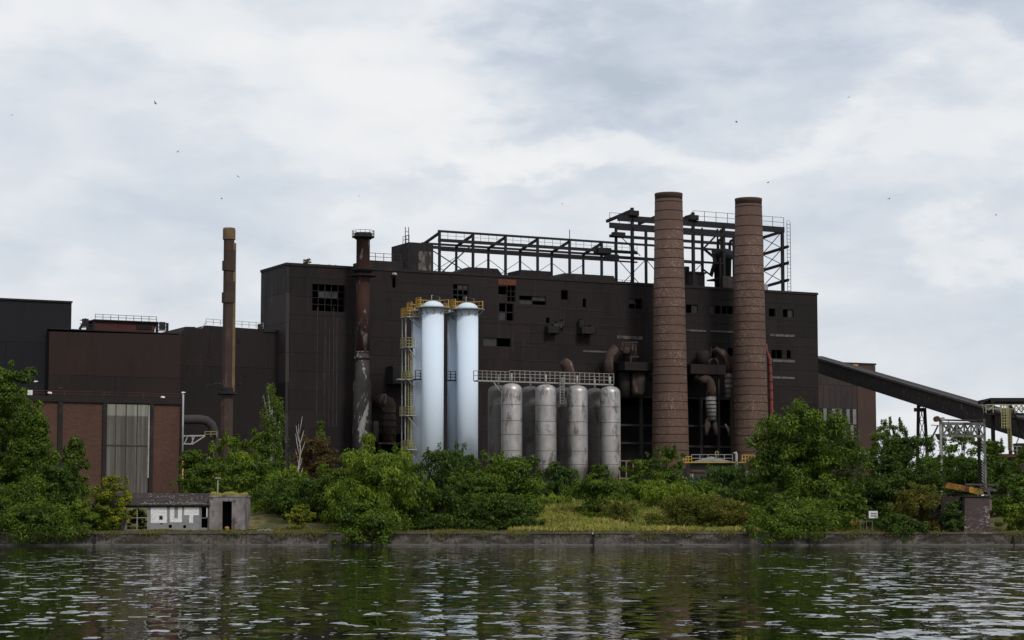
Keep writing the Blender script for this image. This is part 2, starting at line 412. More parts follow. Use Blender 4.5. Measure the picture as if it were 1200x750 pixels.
def watermat():
    t = NT('river_water'); tc = t.n('ShaderNodeTexCoord'); v = tc.outputs['Object']
    def col_noise(scale, st, loc, detail=2, rough=.5, dist=0):
        mp = t.n('ShaderNodeMapping'); mp.inputs['Scale'].default_value = st; mp.inputs['Location'].default_value = loc; t.l(v, mp.inputs[0])
        nd = t.n('ShaderNodeTexNoise'); nd.inputs['Scale'].default_value = scale; nd.inputs['Detail'].default_value = detail
        nd.inputs['Roughness'].default_value = rough; nd.inputs['Distortion'].default_value = dist; t.l(mp.outputs[0], nd.inputs['Vector'])
        sp = t.n('ShaderNodeSeparateXYZ'); t.l(nd.outputs['Color'], sp.inputs[0]); return sp.outputs
    a = col_noise(1.45, (.85, .62, 1), (0, 0, 0), 3, .55, .2)
    b = col_noise(2.1, (1, .8, 1), (7, 3, 0), 2, .5)
    m = t.noise(v, .07, (1, .5, 1), 3, .55)
    sp = t.n('ShaderNodeSeparateXYZ'); t.l(v, sp.inputs[0])
    r = t.math('DIVIDE', sp.outputs[0], t.math('MAXIMUM', sp.outputs[1], 10.0))
    side = t.ramp(t.math('ABSOLUTE', t.math('ADD', r, .01)), .08, .2, .80, 1.08)
    shore = t.ramp(sp.outputs[1], 110, 150, 1, .85)                       # calmer in the lee of the quay
    amp = t.math('MULTIPLY', t.math('MULTIPLY', t.ramp(m, .40, .60, .66, 1.55), side), shore)
    def shaped(x):
        c = t.math('SUBTRACT', x, .5); k = t.math('MULTIPLY', t.math('MULTIPLY', c, t.math('ABSOLUTE', c)), 7.2)
        return t.math('ADD', k, t.math('MULTIPLY', c, .07))
    sx = t.math('MULTIPLY', t.math('ADD', t.math('MULTIPLY', shaped(a[0]), .16), t.math('MULTIPLY', t.math('SUBTRACT', b[0], .5), .04)), amp)
    sy = t.math('MULTIPLY', t.math('ADD', t.math('MULTIPLY', shaped(a[1]), .46), t.math('MULTIPLY', t.math('SUBTRACT', b[1], .5), .065)), amp)
    cb = t.n('ShaderNodeCombineXYZ'); t.l(sx, cb.inputs[0]); t.l(sy, cb.inputs[1]); cb.inputs[2].default_value = 1
    nz = t.n('ShaderNodeVectorMath', operation='NORMALIZE'); t.l(cb.outputs[0], nz.inputs[0])
    b_ = t.n('ShaderNodeBsdfPrincipled'); b_.inputs['Base Color'].default_value = (.009, .010, .004, 1)
    b_.inputs['Roughness'].default_value = .02; b_.inputs['IOR'].default_value = 1.31
    t.l(nz.outputs[0], b_.inputs['Normal']); t.l(b_.outputs[0], t.out.inputs[0]); return t.m
MT['water'] = watermat()

# ------------------------------------------------------------------ world and sun
SUN_EL, SUN_AZ = R(43), R(34)     # sun direction: azimuth from -Y (behind the camera) towards +X
sd = Vector((math.sin(SUN_AZ) * math.cos(SUN_EL), -math.cos(SUN_AZ) * math.cos(SUN_EL), math.sin(SUN_EL)))
sl = bpy.data.lights.new('sun', 'SUN'); sl.energy = 2.0; sl.angle = R(12); sl.color = (1, .95, .88)
so = bpy.data.objects.new('sun', sl); col.objects.link(so); so.rotation_euler = sd.to_track_quat('Z', 'Y').to_euler(); so.location = (0, 0, 80)
w = bpy.data.worlds.new('World'); sc.world = w; w.use_nodes = True
class WT(NT):
    def __init__(s, tree): s.t = tree
wt = WT(w.node_tree); w.node_tree.nodes.clear()
wo = wt.n('ShaderNodeOutputWorld'); tc = wt.n('ShaderNodeTexCoord'); D = tc.outputs['Generated']
sky = wt.n('ShaderNodeTexSky', sky_type='NISHITA'); sky.sun_disc = False; sky.sun_elevation = SUN_EL
sky.sun_rotation = math.atan2(sd.x, sd.y); sky.air_density = 1.2; sky.dust_density = 3
bg1 = wt.n('ShaderNodeBackground'); bg1.inputs[1].default_value = .10; wt.l(sky.outputs[0], bg1.inputs[0])
def vm(op, a, b):
    nd = wt.n('ShaderNodeVectorMath', operation=op)
    for i, x in enumerate((a, b)):
        if hasattr(x, 'links'): wt.l(x, nd.inputs[i])
        else: nd.inputs[i].default_value = x
    return nd
wn = wt.n('ShaderNodeTexNoise'); wn.inputs['Scale'].default_value = 9; wn.inputs['Detail'].default_value = 7; wn.inputs['Roughness'].default_value = .58
mp = wt.n('ShaderNodeMapping'); mp.inputs['Scale'].default_value = (1, 1, 2.0); wt.l(D, mp.inputs[0]); wt.l(mp.outputs[0], wn.inputs['Vector'])
warp = vm('SUBTRACT', wn.outputs['Color'], (.5, .5, .5)); warp = vm('MULTIPLY', warp.outputs[0], (.24, .24, .15))
DW = vm('ADD', D, warp.outputs[0]).outputs[0]
def blob(px, py, rx, ry, gain):
    d = ray(px, py).normalized(); q = vm('SUBTRACT', DW, tuple(d))
    q = vm('MULTIPLY', q.outputs[0], (FPX / rx, FPX / rx, FPX / ry)); le = wt.n('ShaderNodeVectorMath', operation='LENGTH'); wt.l(q.outputs[0], le.inputs[0])
    f = wt.ramp(le.outputs['Value'], .35, 1.5, 1, 0)
    return wt.math('MULTIPLY', f, gain)
dark = None
for b in ((610, 70, 180, 70, .46), (760, 95, 230, 70, .46), (700, 55, 190, 45, .30), (1120, 5, 260, 42, .95), (560, 30, 60, 30, .4), (110, 150, 230, 70, .30), (300, 245, 260, 34, .30),
          (660, 215, 130, 20, .34), (1080, 285, 260, 45, .30), (120, 300, 240, 50, .30), (990, 200, 80, 25, .18), (1000, 90, 120, 36, .35), (1130, 400, 200, 80, .30), (532, 115, 34, 18, .3)):
    f = blob(*b); dark = f if dark is None else wt.math('ADD', dark, f)
light = None
for b in ((440, 110, 200, 110, .55), (860, 172, 330, 34, .42), (1010, 130, 140, 40, .25), (640, 165, 200, 34, .3), (1150, 315, 60, 26, .5), (740, 48, 60, 16, .45), (150, 20, 200, 40, .3), (520, 20, 90, 40, .3)):
    f = blob(*b); light = f if light is None else wt.math('ADD', light, f)
n2 = wt.n('ShaderNodeTexNoise'); n2.inputs['Scale'].default_value = 16; n2.inputs['Detail'].default_value = 8; n2.inputs['Roughness'].default_value = .55; n2.inputs['Distortion'].default_value = .3
mp2 = wt.n('ShaderNodeMapping'); mp2.inputs['Scale'].default_value = (1, 1, 2.6); mp2.inputs['Location'].default_value = (3, 1, 2); wt.l(D, mp2.inputs[0]); wt.l(mp2.outputs[0], n2.inputs['Vector'])
nn = wt.math('SUBTRACT', n2.outputs[0], .5)
val = wt.math('ADD', wt.math('SUBTRACT', light, dark), wt.math('MULTIPLY', nn, 1.7))
ramp = wt.n('ShaderNodeValToRGB'); wt.l(wt.math('MULTIPLY_ADD', val, .41, .60), ramp.inputs[0])
cr = ramp.color_ramp; cr.elements[0].position = .08; cr.elements[0].color = (.50, .565, .65, 1); cr.elements[1].position = .92; cr.elements[1].color = (.92, .92, .925, 1)
for p, c in ((.3, (.61, .67, .755)), (.5, (.72, .765, .825)), (.68, (.835, .855, .885))):
    e = cr.elements.new(p); e.color = (*c, 1)
bg2 = wt.n('ShaderNodeBackground'); bg2.inputs[1].default_value = 1.0; wt.l(ramp.outputs[0], bg2.inputs[0])
mx = wt.n('ShaderNodeMixShader'); mx.inputs[0].default_value = .93; wt.l(bg1.outputs[0], mx.inputs[1]); wt.l(bg2.outputs[0], mx.inputs[2]); wt.l(mx.outputs[0], wo.inputs[0])
sc.view_settings.view_transform = 'Standard'; sc.view_settings.look = 'None'; sc.view_settings.exposure = 0

# ------------------------------------------------------------------ terrain, water, quay
def gz(x, y):
    if y < 153.2: return .93
    t = min(1, (y - 153.2) / 25); t = t * t * (3 - 2 * t)
    n = .18 * math.sin(x * .31 + y * .2) + .12 * math.sin(x * .83 - y * .5)
    return .93 + 2.07 * t + n * min(1, (y - 153.2) / 4) * (1 if y < 185 else max(0, 1 - (y - 185) / 10))
def terrain():
    xs = [-4000, -1500, -500, -200, -120] + [-100 + 1.0 * i for i in range(201)] + [120, 200, 500, 1500, 4000]
    ys = [150.6, 151.5, 152.5] + [153.2 + 1.0 * i for i in range(45)] + [205, 230, 300, 500, 1000, 2500, 8000]
    mb = MB(); nx = len(xs)
    vs = [(x, y, gz(x, y)) for y in ys for x in xs]
    fs = [(j * nx + i, j * nx + i + 1, (j + 1) * nx + i + 1, (j + 1) * nx + i) for j in range(len(ys) - 1) for i in range(nx - 1)]
    mb.add(vs, fs, True); mb.build('ground', MT['ground'], kind='structure')
terrain()
MB().quad((-4000, -600, 0), (4000, -600, 0), (4000, 151, 0), (-4000, 151, 0)).build('river', MT['water'], kind='structure').location
# water object coordinates should be world based: reset origin
for o in col.objects:
    if o.name == 'river':
        off = o.location.copy()
        for v in o.data.vertices: v.co += off
        o.location = (0, 0, 0)
MB().quad((-4000, -600, -3), (4000, -600, -3), (4000, 151, -3), (-4000, 151, -3)).build('riverbed', MT['ground'], kind='structure')
qw = thing('quay_wall', 'long low weathered concrete quay wall along the far river bank', 'quay wall', (0, 150, 0))
mb = MB(); joints = [-200] + [at(x, 630, 150).x for x in (-140, 111, 695, 948, 1187, 1400)] + [200]
for a, b in zip(joints[:-1], joints[1:]): mb.box(a + .07, b - .07, 150, 150.55, -2.5, .80)
mb.build('wall_face', MT['quay'], qw, bevel=.03)
mb = MB()
random.seed(21)
for a, b in zip(joints[:-1], joints[1:]):
    a += .03; b -= .03; n = max(1, int((b - a) / .45)); V = []; F_ = []
    for i in range(n + 1):
        x = a + (b - a) * i / n; ch_ = random.random() < .07; y = 149.94 + random.uniform(-.02, .03) + (.10 if ch_ else 0); z = .95 + random.uniform(-.03, .02) - (.06 if ch_ else 0)
        V += [(x, y, .803), (x, 150.7, .803), (x, 150.7, .95), (x, y, z)]
    for i in range(n):
        o_ = i * 4
        for k in range(4): F_.append((o_ + k, o_ + (k + 1) % 4, o_ + 4 + (k + 1) % 4, o_ + 4 + k))
    F_ += [(3, 2, 1, 0), (n * 4, n * 4 + 1, n * 4 + 2, n * 4 + 3)]; mb.add(V, F_)
mb.build('coping', MT['coping'], qw)
mb = MB()
for a, b in zip(joints[:-1], joints[1:]): mb.box(a + .05, b - .05, 149.72, 149.997, -2, .09)
mb.build('ledge', MT['ledgecon'], qw, bevel=.02)
MB().box(-200, 200, 150.56, 151.2, -2.5, .78).build('backing', MT['dark'], qw)
for px in (111, 695, 948, 1187):
    x = at(px, 630, 150).x
    MB().box(x - .09, x + .09, 149.75, 149.93, -1.5, .6).build('fender', MT['dark'], qw, bevel=.03)

# ------------------------------------------------------------------ vegetation
def leaf_mesh(name, P, Nn, T, Lh, Wh, tint, mat, parent):
    n = len(P)
    B = np.cross(Nn, T); B /= np.linalg.norm(B, axis=1, keepdims=True) + 1e-9
    T = np.cross(B, Nn); T /= np.linalg.norm(T, axis=1, keepdims=True) + 1e-9
    V = np.empty((n, 4, 3)); V[:, 0] = P - T * Lh[:, None]; V[:, 1] = P + B * Wh[:, None] ; V[:, 2] = P + T * Lh[:, None]; V[:, 3] = P - B * Wh[:, None]
    me = bpy.data.meshes.new(name); me.vertices.add(n * 4); me.vertices.foreach_set('co', V.reshape(-1).astype(np.float32))
    me.loops.add(n * 4); me.loops.foreach_set('vertex_index', np.arange(n * 4, dtype=np.int32))
    me.polygons.add(n); me.polygons.foreach_set('loop_start', np.arange(0, n * 4, 4, dtype=np.int32)); me.polygons.foreach_set('loop_total', np.full(n, 4, dtype=np.int32))
    a = me.attributes.new('tint', 'FLOAT', 'FACE'); a.data.foreach_set('value', np.clip(tint, 0, 1).astype(np.float32))
    me.materials.append(mat); me.update(calc_edges=True); me.validate()
    o = bpy.data.objects.new(name, me); col.objects.link(o)
    if parent is not None: o.parent = parent
    return o

def prof(style, h):
    if style == 'mound' and h < .18: return .80 + 1.0 * h
    if style == 'round': return math.sin(math.pi * (0.2 + .74 * h)) ** .5
    if style == 'column': return (math.sin(math.pi * (.08 + .88 * h)) ** .6) * (1 - .35 * h)
    if style == 'cone': return (1 - h) ** .7 * .95 + .08
    if style == 'mound': return math.sqrt(max(.02, 1 - h ** 2.2))
    if style == 'dome': return math.sqrt(max(.02, 1 - h ** 2.8)) * (.86 + .8 * min(h, .175))
    if style == 'spire': return max(.08, (1 - h) ** 1.1)
    return 1
vi = 0
def tree(name, label, cat, px, top, hw, bottom, Y, mat, style='round', dens=1.0, leaf=.17, group=None, trunk='bark', base=None, droop=0.0, clump=.26, low=0.0, depth=.8, shoots=0, part='crown', gap=0):
    """px centre, top and bottom rows, half width: measured off the photo, stood at distance Y"""
    global vi; vi += 1
    rng = np.random.default_rng(100 + vi)
    top_z = at(px, top, Y).z; x = at(px, top, Y).x; rw = hw * Y / FPX * 1.12
    g = gz(x, Y) if base is None else base
    root = thing(name, label, cat, (x, Y, g), 0, group)
    H = top_z - g; lz = max(low, at(px, bottom, Y).z - g)
    ch = H - lz
    feather = mat in ('bright', 'blue') and leaf >= .15
    if feather: droop = max(droop, .35)
    # clumps
    m = int(30 + 30 * gap + 14 * ch * rw / 6); m = min(m, 150 if gap < 2 else 300)
    C = []; RR = []
    for i in range(m):
        h = rng.random() ** .85; r = prof(style, h) * rw * (.80 + .22 * rng.random()); a = rng.random() * 2 * math.pi; q = math.sqrt(rng.random()) * .86
        cr_ = clump * rw * (.40 + 1.0 * rng.random()) * (.6 + .4 * prof(style, h))
        rr = max(0, r - cr_ * .7) * (q if i % 3 else .95)
        C.append((rr * math.cos(a), rr * math.sin(a) * depth, lz + min(h * ch, ch - cr_ * .5))); RR.append((cr_, cr_ * depth, cr_ * (.50 if style != 'column' else 1.1)))
    for i in range(shoots if style in ('round', 'mound', 'dome') else 0):
        h = .75 + .25 * rng.random(); a = rng.random() * 6.28; r = prof(style, min(h, .9)) * rw * .8
        C.append((r * math.cos(a), r * math.sin(a) * depth, lz + ch * (h + .08))); RR.append((rw * .06, rw * .06, ch * rng.uniform(.04, .09)))
    for i in range(int(6 + m * .22)):
        h = rng.random() ** .7; a = rng.random() * 6.283; r = prof(style, h) * rw * (.86 + .24 * rng.random()); e = rw * (.05 + .08 * rng.random())
        C.append((r * math.cos(a), r * math.sin(a) * depth, lz + ch * min(1.03, h * 1.03))); RR.append((e * 1.3, e * 1.3, e * (1 + rng.random())))
    C = np.array(C); RR = np.array(RR)
    area = (RR[:, 0] * RR[:, 2]) ** .9; pr = area / area.sum()
    leaf *= .66; nl = int(dens * 1.6 * rw * ch * 7.4 / leaf ** 2); nl = max(500, min(nl, 90000))
    idx = rng.choice(len(C), nl, p=pr)
    d = rng.normal(size=(nl, 3)); d /= np.linalg.norm(d, axis=1, keepdims=True)
    rad = .25 + .80 * rng.random(nl) ** .7 + .22 * (rng.random(nl) < .10)
    P = C[idx] + d * RR[idx] * rad[:, None]
    P[:, 2] -= droop * np.abs(rng.normal(size=nl)) * .5
    P[:, 2] = np.maximum(P[:, 2], .05)
    Nn = d * .9 + rng.normal(size=(nl, 3)) * .55 + np.array([0, 0, .45]); Nn /= np.linalg.norm(Nn, axis=1, keepdims=True)
    T = rng.normal(size=(nl, 3)) * .45 + d * 1.0 + np.array([0, 0, -.35 - droop * 2])
    ct = rng.random(len(C)) * .55
    tint = ct[idx] + rng.random(nl) * .45
    Lh = leaf * (.6 + .8 * rng.random(nl)) * (1.7 if feather else 1); Wh = Lh * (.24 if feather else .5)
    leaf_mesh(part, P, Nn, T, Lh, Wh, tint, L[mat], root)
    # trunk and limbs
    if trunk:
        mb = MB(); mb.fr = W; o3 = Vector((x, Y, g)); tr = max(.05, min(.32, H * .022))
        k = 6; pts = []; rs = []
        for i in range(k + 1):
            f = i / k; pts.append(o3 + Vector((math.sin(f * 3 + vi) * rw * .06, math.cos(f * 2 + vi) * rw * .05, -.15 + f * H * .86))); rs.append(tr * (1 - .85 * f))
        mb.path(pts, rs, 7)
        for i in range(min(14, len(C))):
            c = C[rng.integers(len(C))]; e = o3 + Vector(c); f = max(.1, min(.8, (c[2] / H) * .6)); s_ = pts[0].lerp(pts[-1], f)
            mid = s_.lerp(e, .5) + Vector((0, 0, .06 * ch)); mb.path([s_, mid, e], [tr * .42 * (1 - .5 * f), tr * .25, .02], 5)
        mb.build('trunk' if cat == 'tree' else 'stems', MT[trunk], root)
    return root

g1 = 'trees on the left bank'
tree('broadleaf_tree', 'tall dark green tree at the far left edge of the bank', 'tree', 8, 430, 46, 634, 158, 'mid', 'round', 1.2, .16)
tree('broadleaf_tree', 'dense green tree in front of the left brick wall pilaster', 'tree', 45, 487, 36, 634, 156, 'mid', 'cone', 1.2, .15, clump=.34)
tree('broadleaf_tree', 'slim lighter green tree before the brick wall, right of the left dark trees', 'tree', 87, 512, 27, 632, 157, 'mid', 'cone', .9, .14, shoots=4, clump=.34)
tree('bush', 'broad low dark bush spilling on the quay at the far left', 'bush', 30, 565, 62, 636, 153.5, 'mid', 'mound', 1.1, .15)
tree('bush', 'yellow green bush growing against the left end of the hut', 'bush', 134, 557, 22, 627, 153, 'lime', 'round', .75, .12, shoots=5, clump=.3)
tree('bush', 'darker green bush at the left foot of the hut', 'bush', 122, 585, 22, 628, 153, 'mid', 'round', .9, .13)
tree('bush', 'green bush behind the hut beside the brick building corner', 'bush', 228, 527, 22, 600, 186, 'mid', 'round', 1, .18)
tree('broadleaf_tree', 'small green tree in front of the slim brown chimney base', 'tree', 266, 511, 27, 600, 188, 'bright', 'round', .9, .18, shoots=3)
tree('birch_tree', 'tall drooping birch left of the main building corner', 'tree', 320, 449, 21, 590, 192, 'mid', 'column', .27, .14, trunk='birchbark', droop=1.3, clump=.24, low=3, shoots=5)
tree('birch_tree', 'lower birch beside the foot of the tall drooping birch', 'tree', 306, 505, 26, 600, 188, 'mid', 'round', .8, .16, trunk='birchbark', droop=.4)
tree('bush', 'mid green shrub right behind the hut concrete block', 'bush', 295, 540, 32, 615, 172, 'mid', 'round', 1, .17)
tree('bush', 'light green shrub below the dead white tree', 'bush', 338, 547, 30, 612, 170, 'bright', 'round', .9, .17)
tree('poplar_tree', 'narrow young poplar rising behind the reddish tree', 'tree', 376, 493, 11, 560, 194, 'mid', 'spire', .9, .15, clump=.5)
tree('broadleaf_tree', 'reddish brown leaved tree below the dark main wall', 'tree', 372, 515, 31, 590, 184, 'rustred', 'round', .85, .16, shoots=2)
tree('bush', 'deep green shrub between the reddish tree and the quay', 'bush', 360, 560, 40, 620, 162, 'deep', 'round', 1.1, .17)
tree('sumac_tree', 'bright feathery young tree shooting up below the steel stack', 'tree', 432, 508, 20, 580, 160, 'bright', 'spire', .9, .16, shoots=6, clump=.42)
tree('bush', 'big bright green shrub hanging over the quay left of the blue silos', 'bush', 442, 530, 54, 637, 154.5, 'bright', 'round', 1.15, .16, shoots=4)
tree('bush', 'dark shrub overhanging the quay at the foot of the bright shrub', 'bush', 430, 588, 46, 638, 150.5, 'mid', 'mound', 1, .15, base=.1)
tree('broadleaf_tree', 'open dark green tree in front of the pale blue silos', 'tree', 520, 526, 44, 618, 165, 'blue', 'round', .62, .16, shoots=7, clump=.26)
tree('bush', 'dark green thicket under the pale blue silos by the quay', 'bush', 515, 572, 48, 630, 156, 'deep', 'mound', 1.1, .17)
tree('broadleaf_tree', 'dense green tree between the blue silos and the grey tanks', 'tree', 592, 533, 46, 628, 163, 'mid', 'round', 1.15, .17, shoots=3)
tree('bush', 'dark shrub by the quay left of the dry grass slope', 'bush', 592, 580, 44, 630, 155.5, 'deep', 'mound', 1.1, .16)
tree('bush', 'small yellow green bush on the quay right of the hut', 'bush', 350, 592, 16, 618, 154.5, 'lime', 'round', .8, .12)
tree('bush', 'dark bush between the second and third grey tanks', 'bush', 658, 545, 24, 592, 186, 'blue', 'round', 1.1, .18, shoots=3)
tree('bush', 'round olive bush standing on the dry grass slope', 'bush', 702, 562, 36, 614, 166, 'mid', 'round', 1, .13, shoots=3)
tree('bush', 'small dead brown bush at the foot of the round olive bush', 'bush', 722, 590, 22, 618, 161, 'olive', 'round', .6, .11)
tree('bush', 'fresh green shrub at the top of the dry grass slope', 'bush', 650, 580, 30, 604, 176, 'bright', 'mound', .9, .15)
tree('bush', 'thin leafy shrub in front of the rightmost grey tank', 'bush', 700, 545, 16, 590, 184, 'mid', 'round', .6, .14)
tree('bush', 'green bush right of the rightmost grey tank', 'bush', 745, 538, 20, 592, 190, 'mid', 'round', 1, .18)
tree('broadleaf_tree', 'small dark tree at the foot of the left brick chimney', 'tree', 780, 527, 28, 590, 192, 'mid', 'round', 1, .18, shoots=3)
tree('bush', 'bright green shrub below the left brick chimney', 'bush', 760, 562, 42, 598, 178, 'bright', 'mound', 1, .17)
tree('bush', 'wide rusty green bramble thicket by the quay', 'bush', 800, 583, 50, 624, 159, 'bramble', 'mound', 1.1, .12)
tree('bush', 'right hand end of the bramble thicket beside the big tree', 'bush', 858, 590, 34, 624, 157, 'bramble', 'mound', 1.1, .12)
tree('bush', 'green shrub in front of the yellow railing', 'bush', 850, 546, 34, 602, 178, 'blue', 'round', 1, .18, shoots=3)
tree('bush', 'low green shrub between the bramble and the brick chimneys', 'bush', 815, 562, 30, 600, 174, 'mid', 'round', 1, .17)
tree('broadleaf_tree', 'very large spreading green tree right of the brick chimneys', 'tree', 943, 479, 66, 632, 160, 'mid', 'dome', 1.3, .18, clump=.17, gap=5, shoots=3)
tree('bush', 'lower skirt of foliage under the large spreading tree', 'bush', 935, 585, 56, 637, 153.5, 'mid', 'round', 1.1, .17)
tree('broadleaf_tree', 'loose crowned tree beside the brown striped window building', 'tree', 1040, 495, 26, 600, 176, 'mid', 'round', .75, .15, shoots=5)
tree('broadleaf_tree', 'dark wide tree between the large tree and the white gantry', 'tree', 1062, 512, 42, 630, 170, 'deep', 'round', 1.2, .17, shoots=3)
tree('broadleaf_tree', 'dark bushy tree left of the bridge pier', 'tree', 1070, 548, 34, 632, 160, 'deep', 'round', 1.1, .16)
tree('bush', 'olive brown bush hanging down beside the bridge pier', 'bush', 1078, 567, 30, 635, 152.5, 'olive', 'round', .9, .12, droop=.3, base=.6)
tree('bush', 'deep green bush behind the white sign and railing', 'bush', 1026, 574, 28, 628, 160, 'deep', 'round', 1.1, .16)
tree('broadleaf_tree', 'tree seen through the white lattice gantry', 'tree', 1128, 506, 30, 600, 190, 'mid', 'round', .8, .17, shoots=4)
tree('bush', 'dark green bush beneath the bridge left of the pier', 'bush', 1115, 588, 15, 634, 151, 'blue', 'round', 1, .13)
tree('broadleaf_tree', 'small tree between the gantry and the hopper tower', 'tree', 1160, 516, 26, 600, 186, 'mid', 'round', .75, .17, shoots=4)
tree('broadleaf_tree', 'green tree at the far right edge above the quay', 'tree', 1188, 555, 26, 628, 156, 'mid', 'round', 1, .14)
tree('bush', 'dark green shrub right of the bridge pier', 'bush', 1168, 585, 20, 622, 165, 'deep', 'round', 1, .15)
tree('broadleaf_tree', 'tree at the far right partly outside the picture', 'tree', 1222, 520, 34, 628, 165, 'mid', 'round', 1, .17)
tree('broadleaf_tree', 'dark backdrop tree behind the gantry legs', 'tree', 1105, 535, 40, 610, 200, 'deep', 'round', 1, .2)
tree('bush', 'small sapling bush on the main building roof near its left corner', 'bush', 360, 303, 5, 313, 272, 'olive', 'round', .8, .12, base=at(360, 313, 272).z - .2)
for i, pp in enumerate((371, 386, 392)):
    tree('bush', ['weed tuft on the roof edge just right of the roof sapling', 'middle weed tuft on the roof edge', 'weed tuft on the roof edge nearest the steel stack'][i], 'bush', pp, 309.5 + i * .8, 6 if i != 2 else 4, 316, 276, 'deep', 'mound', .8, .10, base=at(pp, 314, 276).z - .1)

for (px, top, hw, bot, Y, m, st, lf, bs, lb) in (
    (162, 598, 14, 622, 158.6, 'mid', 'round', .10, None, 'small bush seen through the broken hut window'),
    (38, 590, 58, 636, 150.4, 'mid', 'mound', .13, .15, 'creeper mat spilling over the quay edge at the far left'),
    (95, 588, 22, 634, 151.2, 'bright', 'mound', .12, .5, 'light green creeper on the quay left of the hut'),
    (62, 545, 34, 632, 154.5, 'deep', 'round', .15, None, 'dark round bush between the two left trees'),
    (245, 545, 28, 606, 180, 'mid', 'round', .16, None, 'leafy bush directly behind the concrete shelter'),
    (284, 528, 26, 606, 182, 'bright', 'round', .16, None, 'light bush left of the birch trunks'),
    (330, 560, 40, 616, 166, 'mid', 'mound', .16, None, 'broad bush at the birch foot near the quay'),
    (400, 548, 36, 626, 160, 'mid', 'round', .16, None, 'green bush left of the feathery young tree'),
    (478, 556, 34, 630, 158, 'bright', 'round', .15, None, 'bright bush left of the ladder tower foot'),
    (468, 532, 30, 600, 172, 'mid', 'round', .16, None, 'bush below the rusty elbow duct'),
    (556, 553, 38, 628, 160, 'mid', 'round', .15, None, 'green bush right in front of the right blue silo'),
    (548, 530, 16, 600, 168, 'blue', 'round', .15, None, 'thin dark sapling between the two front blue silos'),
    (618, 560, 26, 618, 166, 'mid', 'mound', .15, None, 'bush below the second grey tank'),
    (636, 586, 18, 600, 174, 'bright', 'mound', .13, None, 'low bright weeds bush at the left top of the grass slope'),
    (682, 575, 34, 600, 180, 'mid', 'mound', .15, None, 'low bush in front of the third grey tank'),
    (732, 568, 36, 602, 176, 'mid', 'mound', .15, None, 'low green bush below the pinkish railing'),
    (790, 566, 46, 602, 172, 'bright', 'mound', .15, None, 'fresh green low bush below the green shed'),
    (826, 586, 44, 618, 160, 'bramble', 'mound', .12, None, 'middle hump of the bramble thicket'),
    (880, 560, 28, 620, 166, 'deep', 'round', .16, None, 'dark bush at the left foot of the very large tree'),
    (930, 596, 52, 636, 150.5, 'mid', 'mound', .14, .1, 'foliage of the large tree foot drooping over the quay'),
    (990, 578, 30, 630, 156, 'mid', 'round', .16, None, 'bush at the right foot of the very large tree'),
    (1014, 560, 26, 618, 168, 'deep', 'round', .16, None, 'dark bush between the large tree and the striped window building'),
    (1045, 560, 36, 630, 158, 'deep', 'round', .15, None, 'dark bush right of the white sign'),
    (1056, 602, 32, 636, 150.5, 'deep', 'mound', .12, .2, 'foliage drooping on the quay left of the olive bush'),
    (1098, 582, 24, 632, 157, 'blue', 'round', .14, None, 'dark bush under the left gantry post'),
    (1135, 540, 34, 575, 176, 'deep', 'round', .16, None, 'dark bush behind the bridge panels'),
    (1178, 540, 22, 600, 178, 'deep', 'round', .15, None, 'dark bush below the brown block at the right'),
    (1196, 590, 22, 632, 152.5, 'bright', 'round', .13, None, 'bright bush low at the right edge of the quay')):
    tree('bush', lb, 'bush', px, top, hw, bot, Y, m, st, 1.0, lf, base=bs, shoots=2)
# dead white tree
def dead_tree(px, top, bottom, Y, label):
    x = at(px, top, Y).x; g = gz(x, Y); r = thing('dead_tree', label, 'tree', (x, Y, g)); H = at(px, top, Y).z - g
    mb = MB(); pts = [Vector((x + .12 * math.sin(i * 1.7), Y, g + H * i / 7)) for i in range(8)]; mb.path(pts, [.12 * (1 - i / 7.6) for i in range(8)], 7); mb.build('trunk', MT['whitebark'], r)
    random.seed(3)
    for i in range(9):
        s = pts[0].lerp(pts[-1], .3 + .07 * i); sg = -1 if i % 2 else 1
        e = s + Vector((sg * (.25 + .35 * random.random()), random.uniform(-.5, .5), .8 + random.random()))
        MB().path([s, s.lerp(e, .5) + Vector((0, 0, -.1)), e], [.045, .03, .015], 5).build('branch', MT['whitebark'], r)
dead_tree(351, 497, 590, 182, 'bare white dead tree standing right of the tall birch')

# grass
def grass(name, label, px0, px1, Y0, Y1, n, hgt, dry=.5, matn='grass'):
    rng = np.random.default_rng(int(px0) + n); Y = Y0 + (Y1 - Y0) * rng.random(n); px = px0 + (px1 - px0) * rng.random(n)
    X = (px - 600) / FPX * Y; Z = np.array([gz(x, y) for x, y in zip(X, Y)])
    pat = .5 + .5 * np.sin(X * .9 + 1.3 * np.sin(Y * .6)) * np.cos(Y * .5 + X * .25)
    h = hgt * (.5 + .9 * rng.random(n)) * (.6 + .7 * pat)
    P = np.stack([X, Y, Z + h * .8], 1); Nn = rng.normal(size=(n, 3)) * .5 + np.array([0, -.6, .5]); Nn /= np.linalg.norm(Nn, axis=1, keepdims=True)
    T = rng.normal(size=(n, 3)) * .35 + np.array([0, 0, 1.]); tint = pat * .65 * dry * 1.6 + rng.random(n) * .35
    o = leaf_mesh(name, P, Nn, T, h, h * .16 + .025, tint, L[matn], None); o['kind'] = 'stuff'; tag(o, label, 'grass')
grass('grass', 'dry yellow green grass on the bank slope below the grey tanks', 596, 895, 151.2, 176, 26000, .20, .62)
grass('green_tufts', 'greener weeds mixed through the dry grass slope', 600, 890, 151.5, 176, 3500, .24, .5, 'bright')
grass('weeds', 'patchy weeds and dry grass along the quay edge', -10, 1210, 150.9, 156, 14000, .10, .30, 'olive')
grass('tall_grass', 'rough greener grass at the top of the bank', 280, 900, 168, 190, 12000, .32, .25)

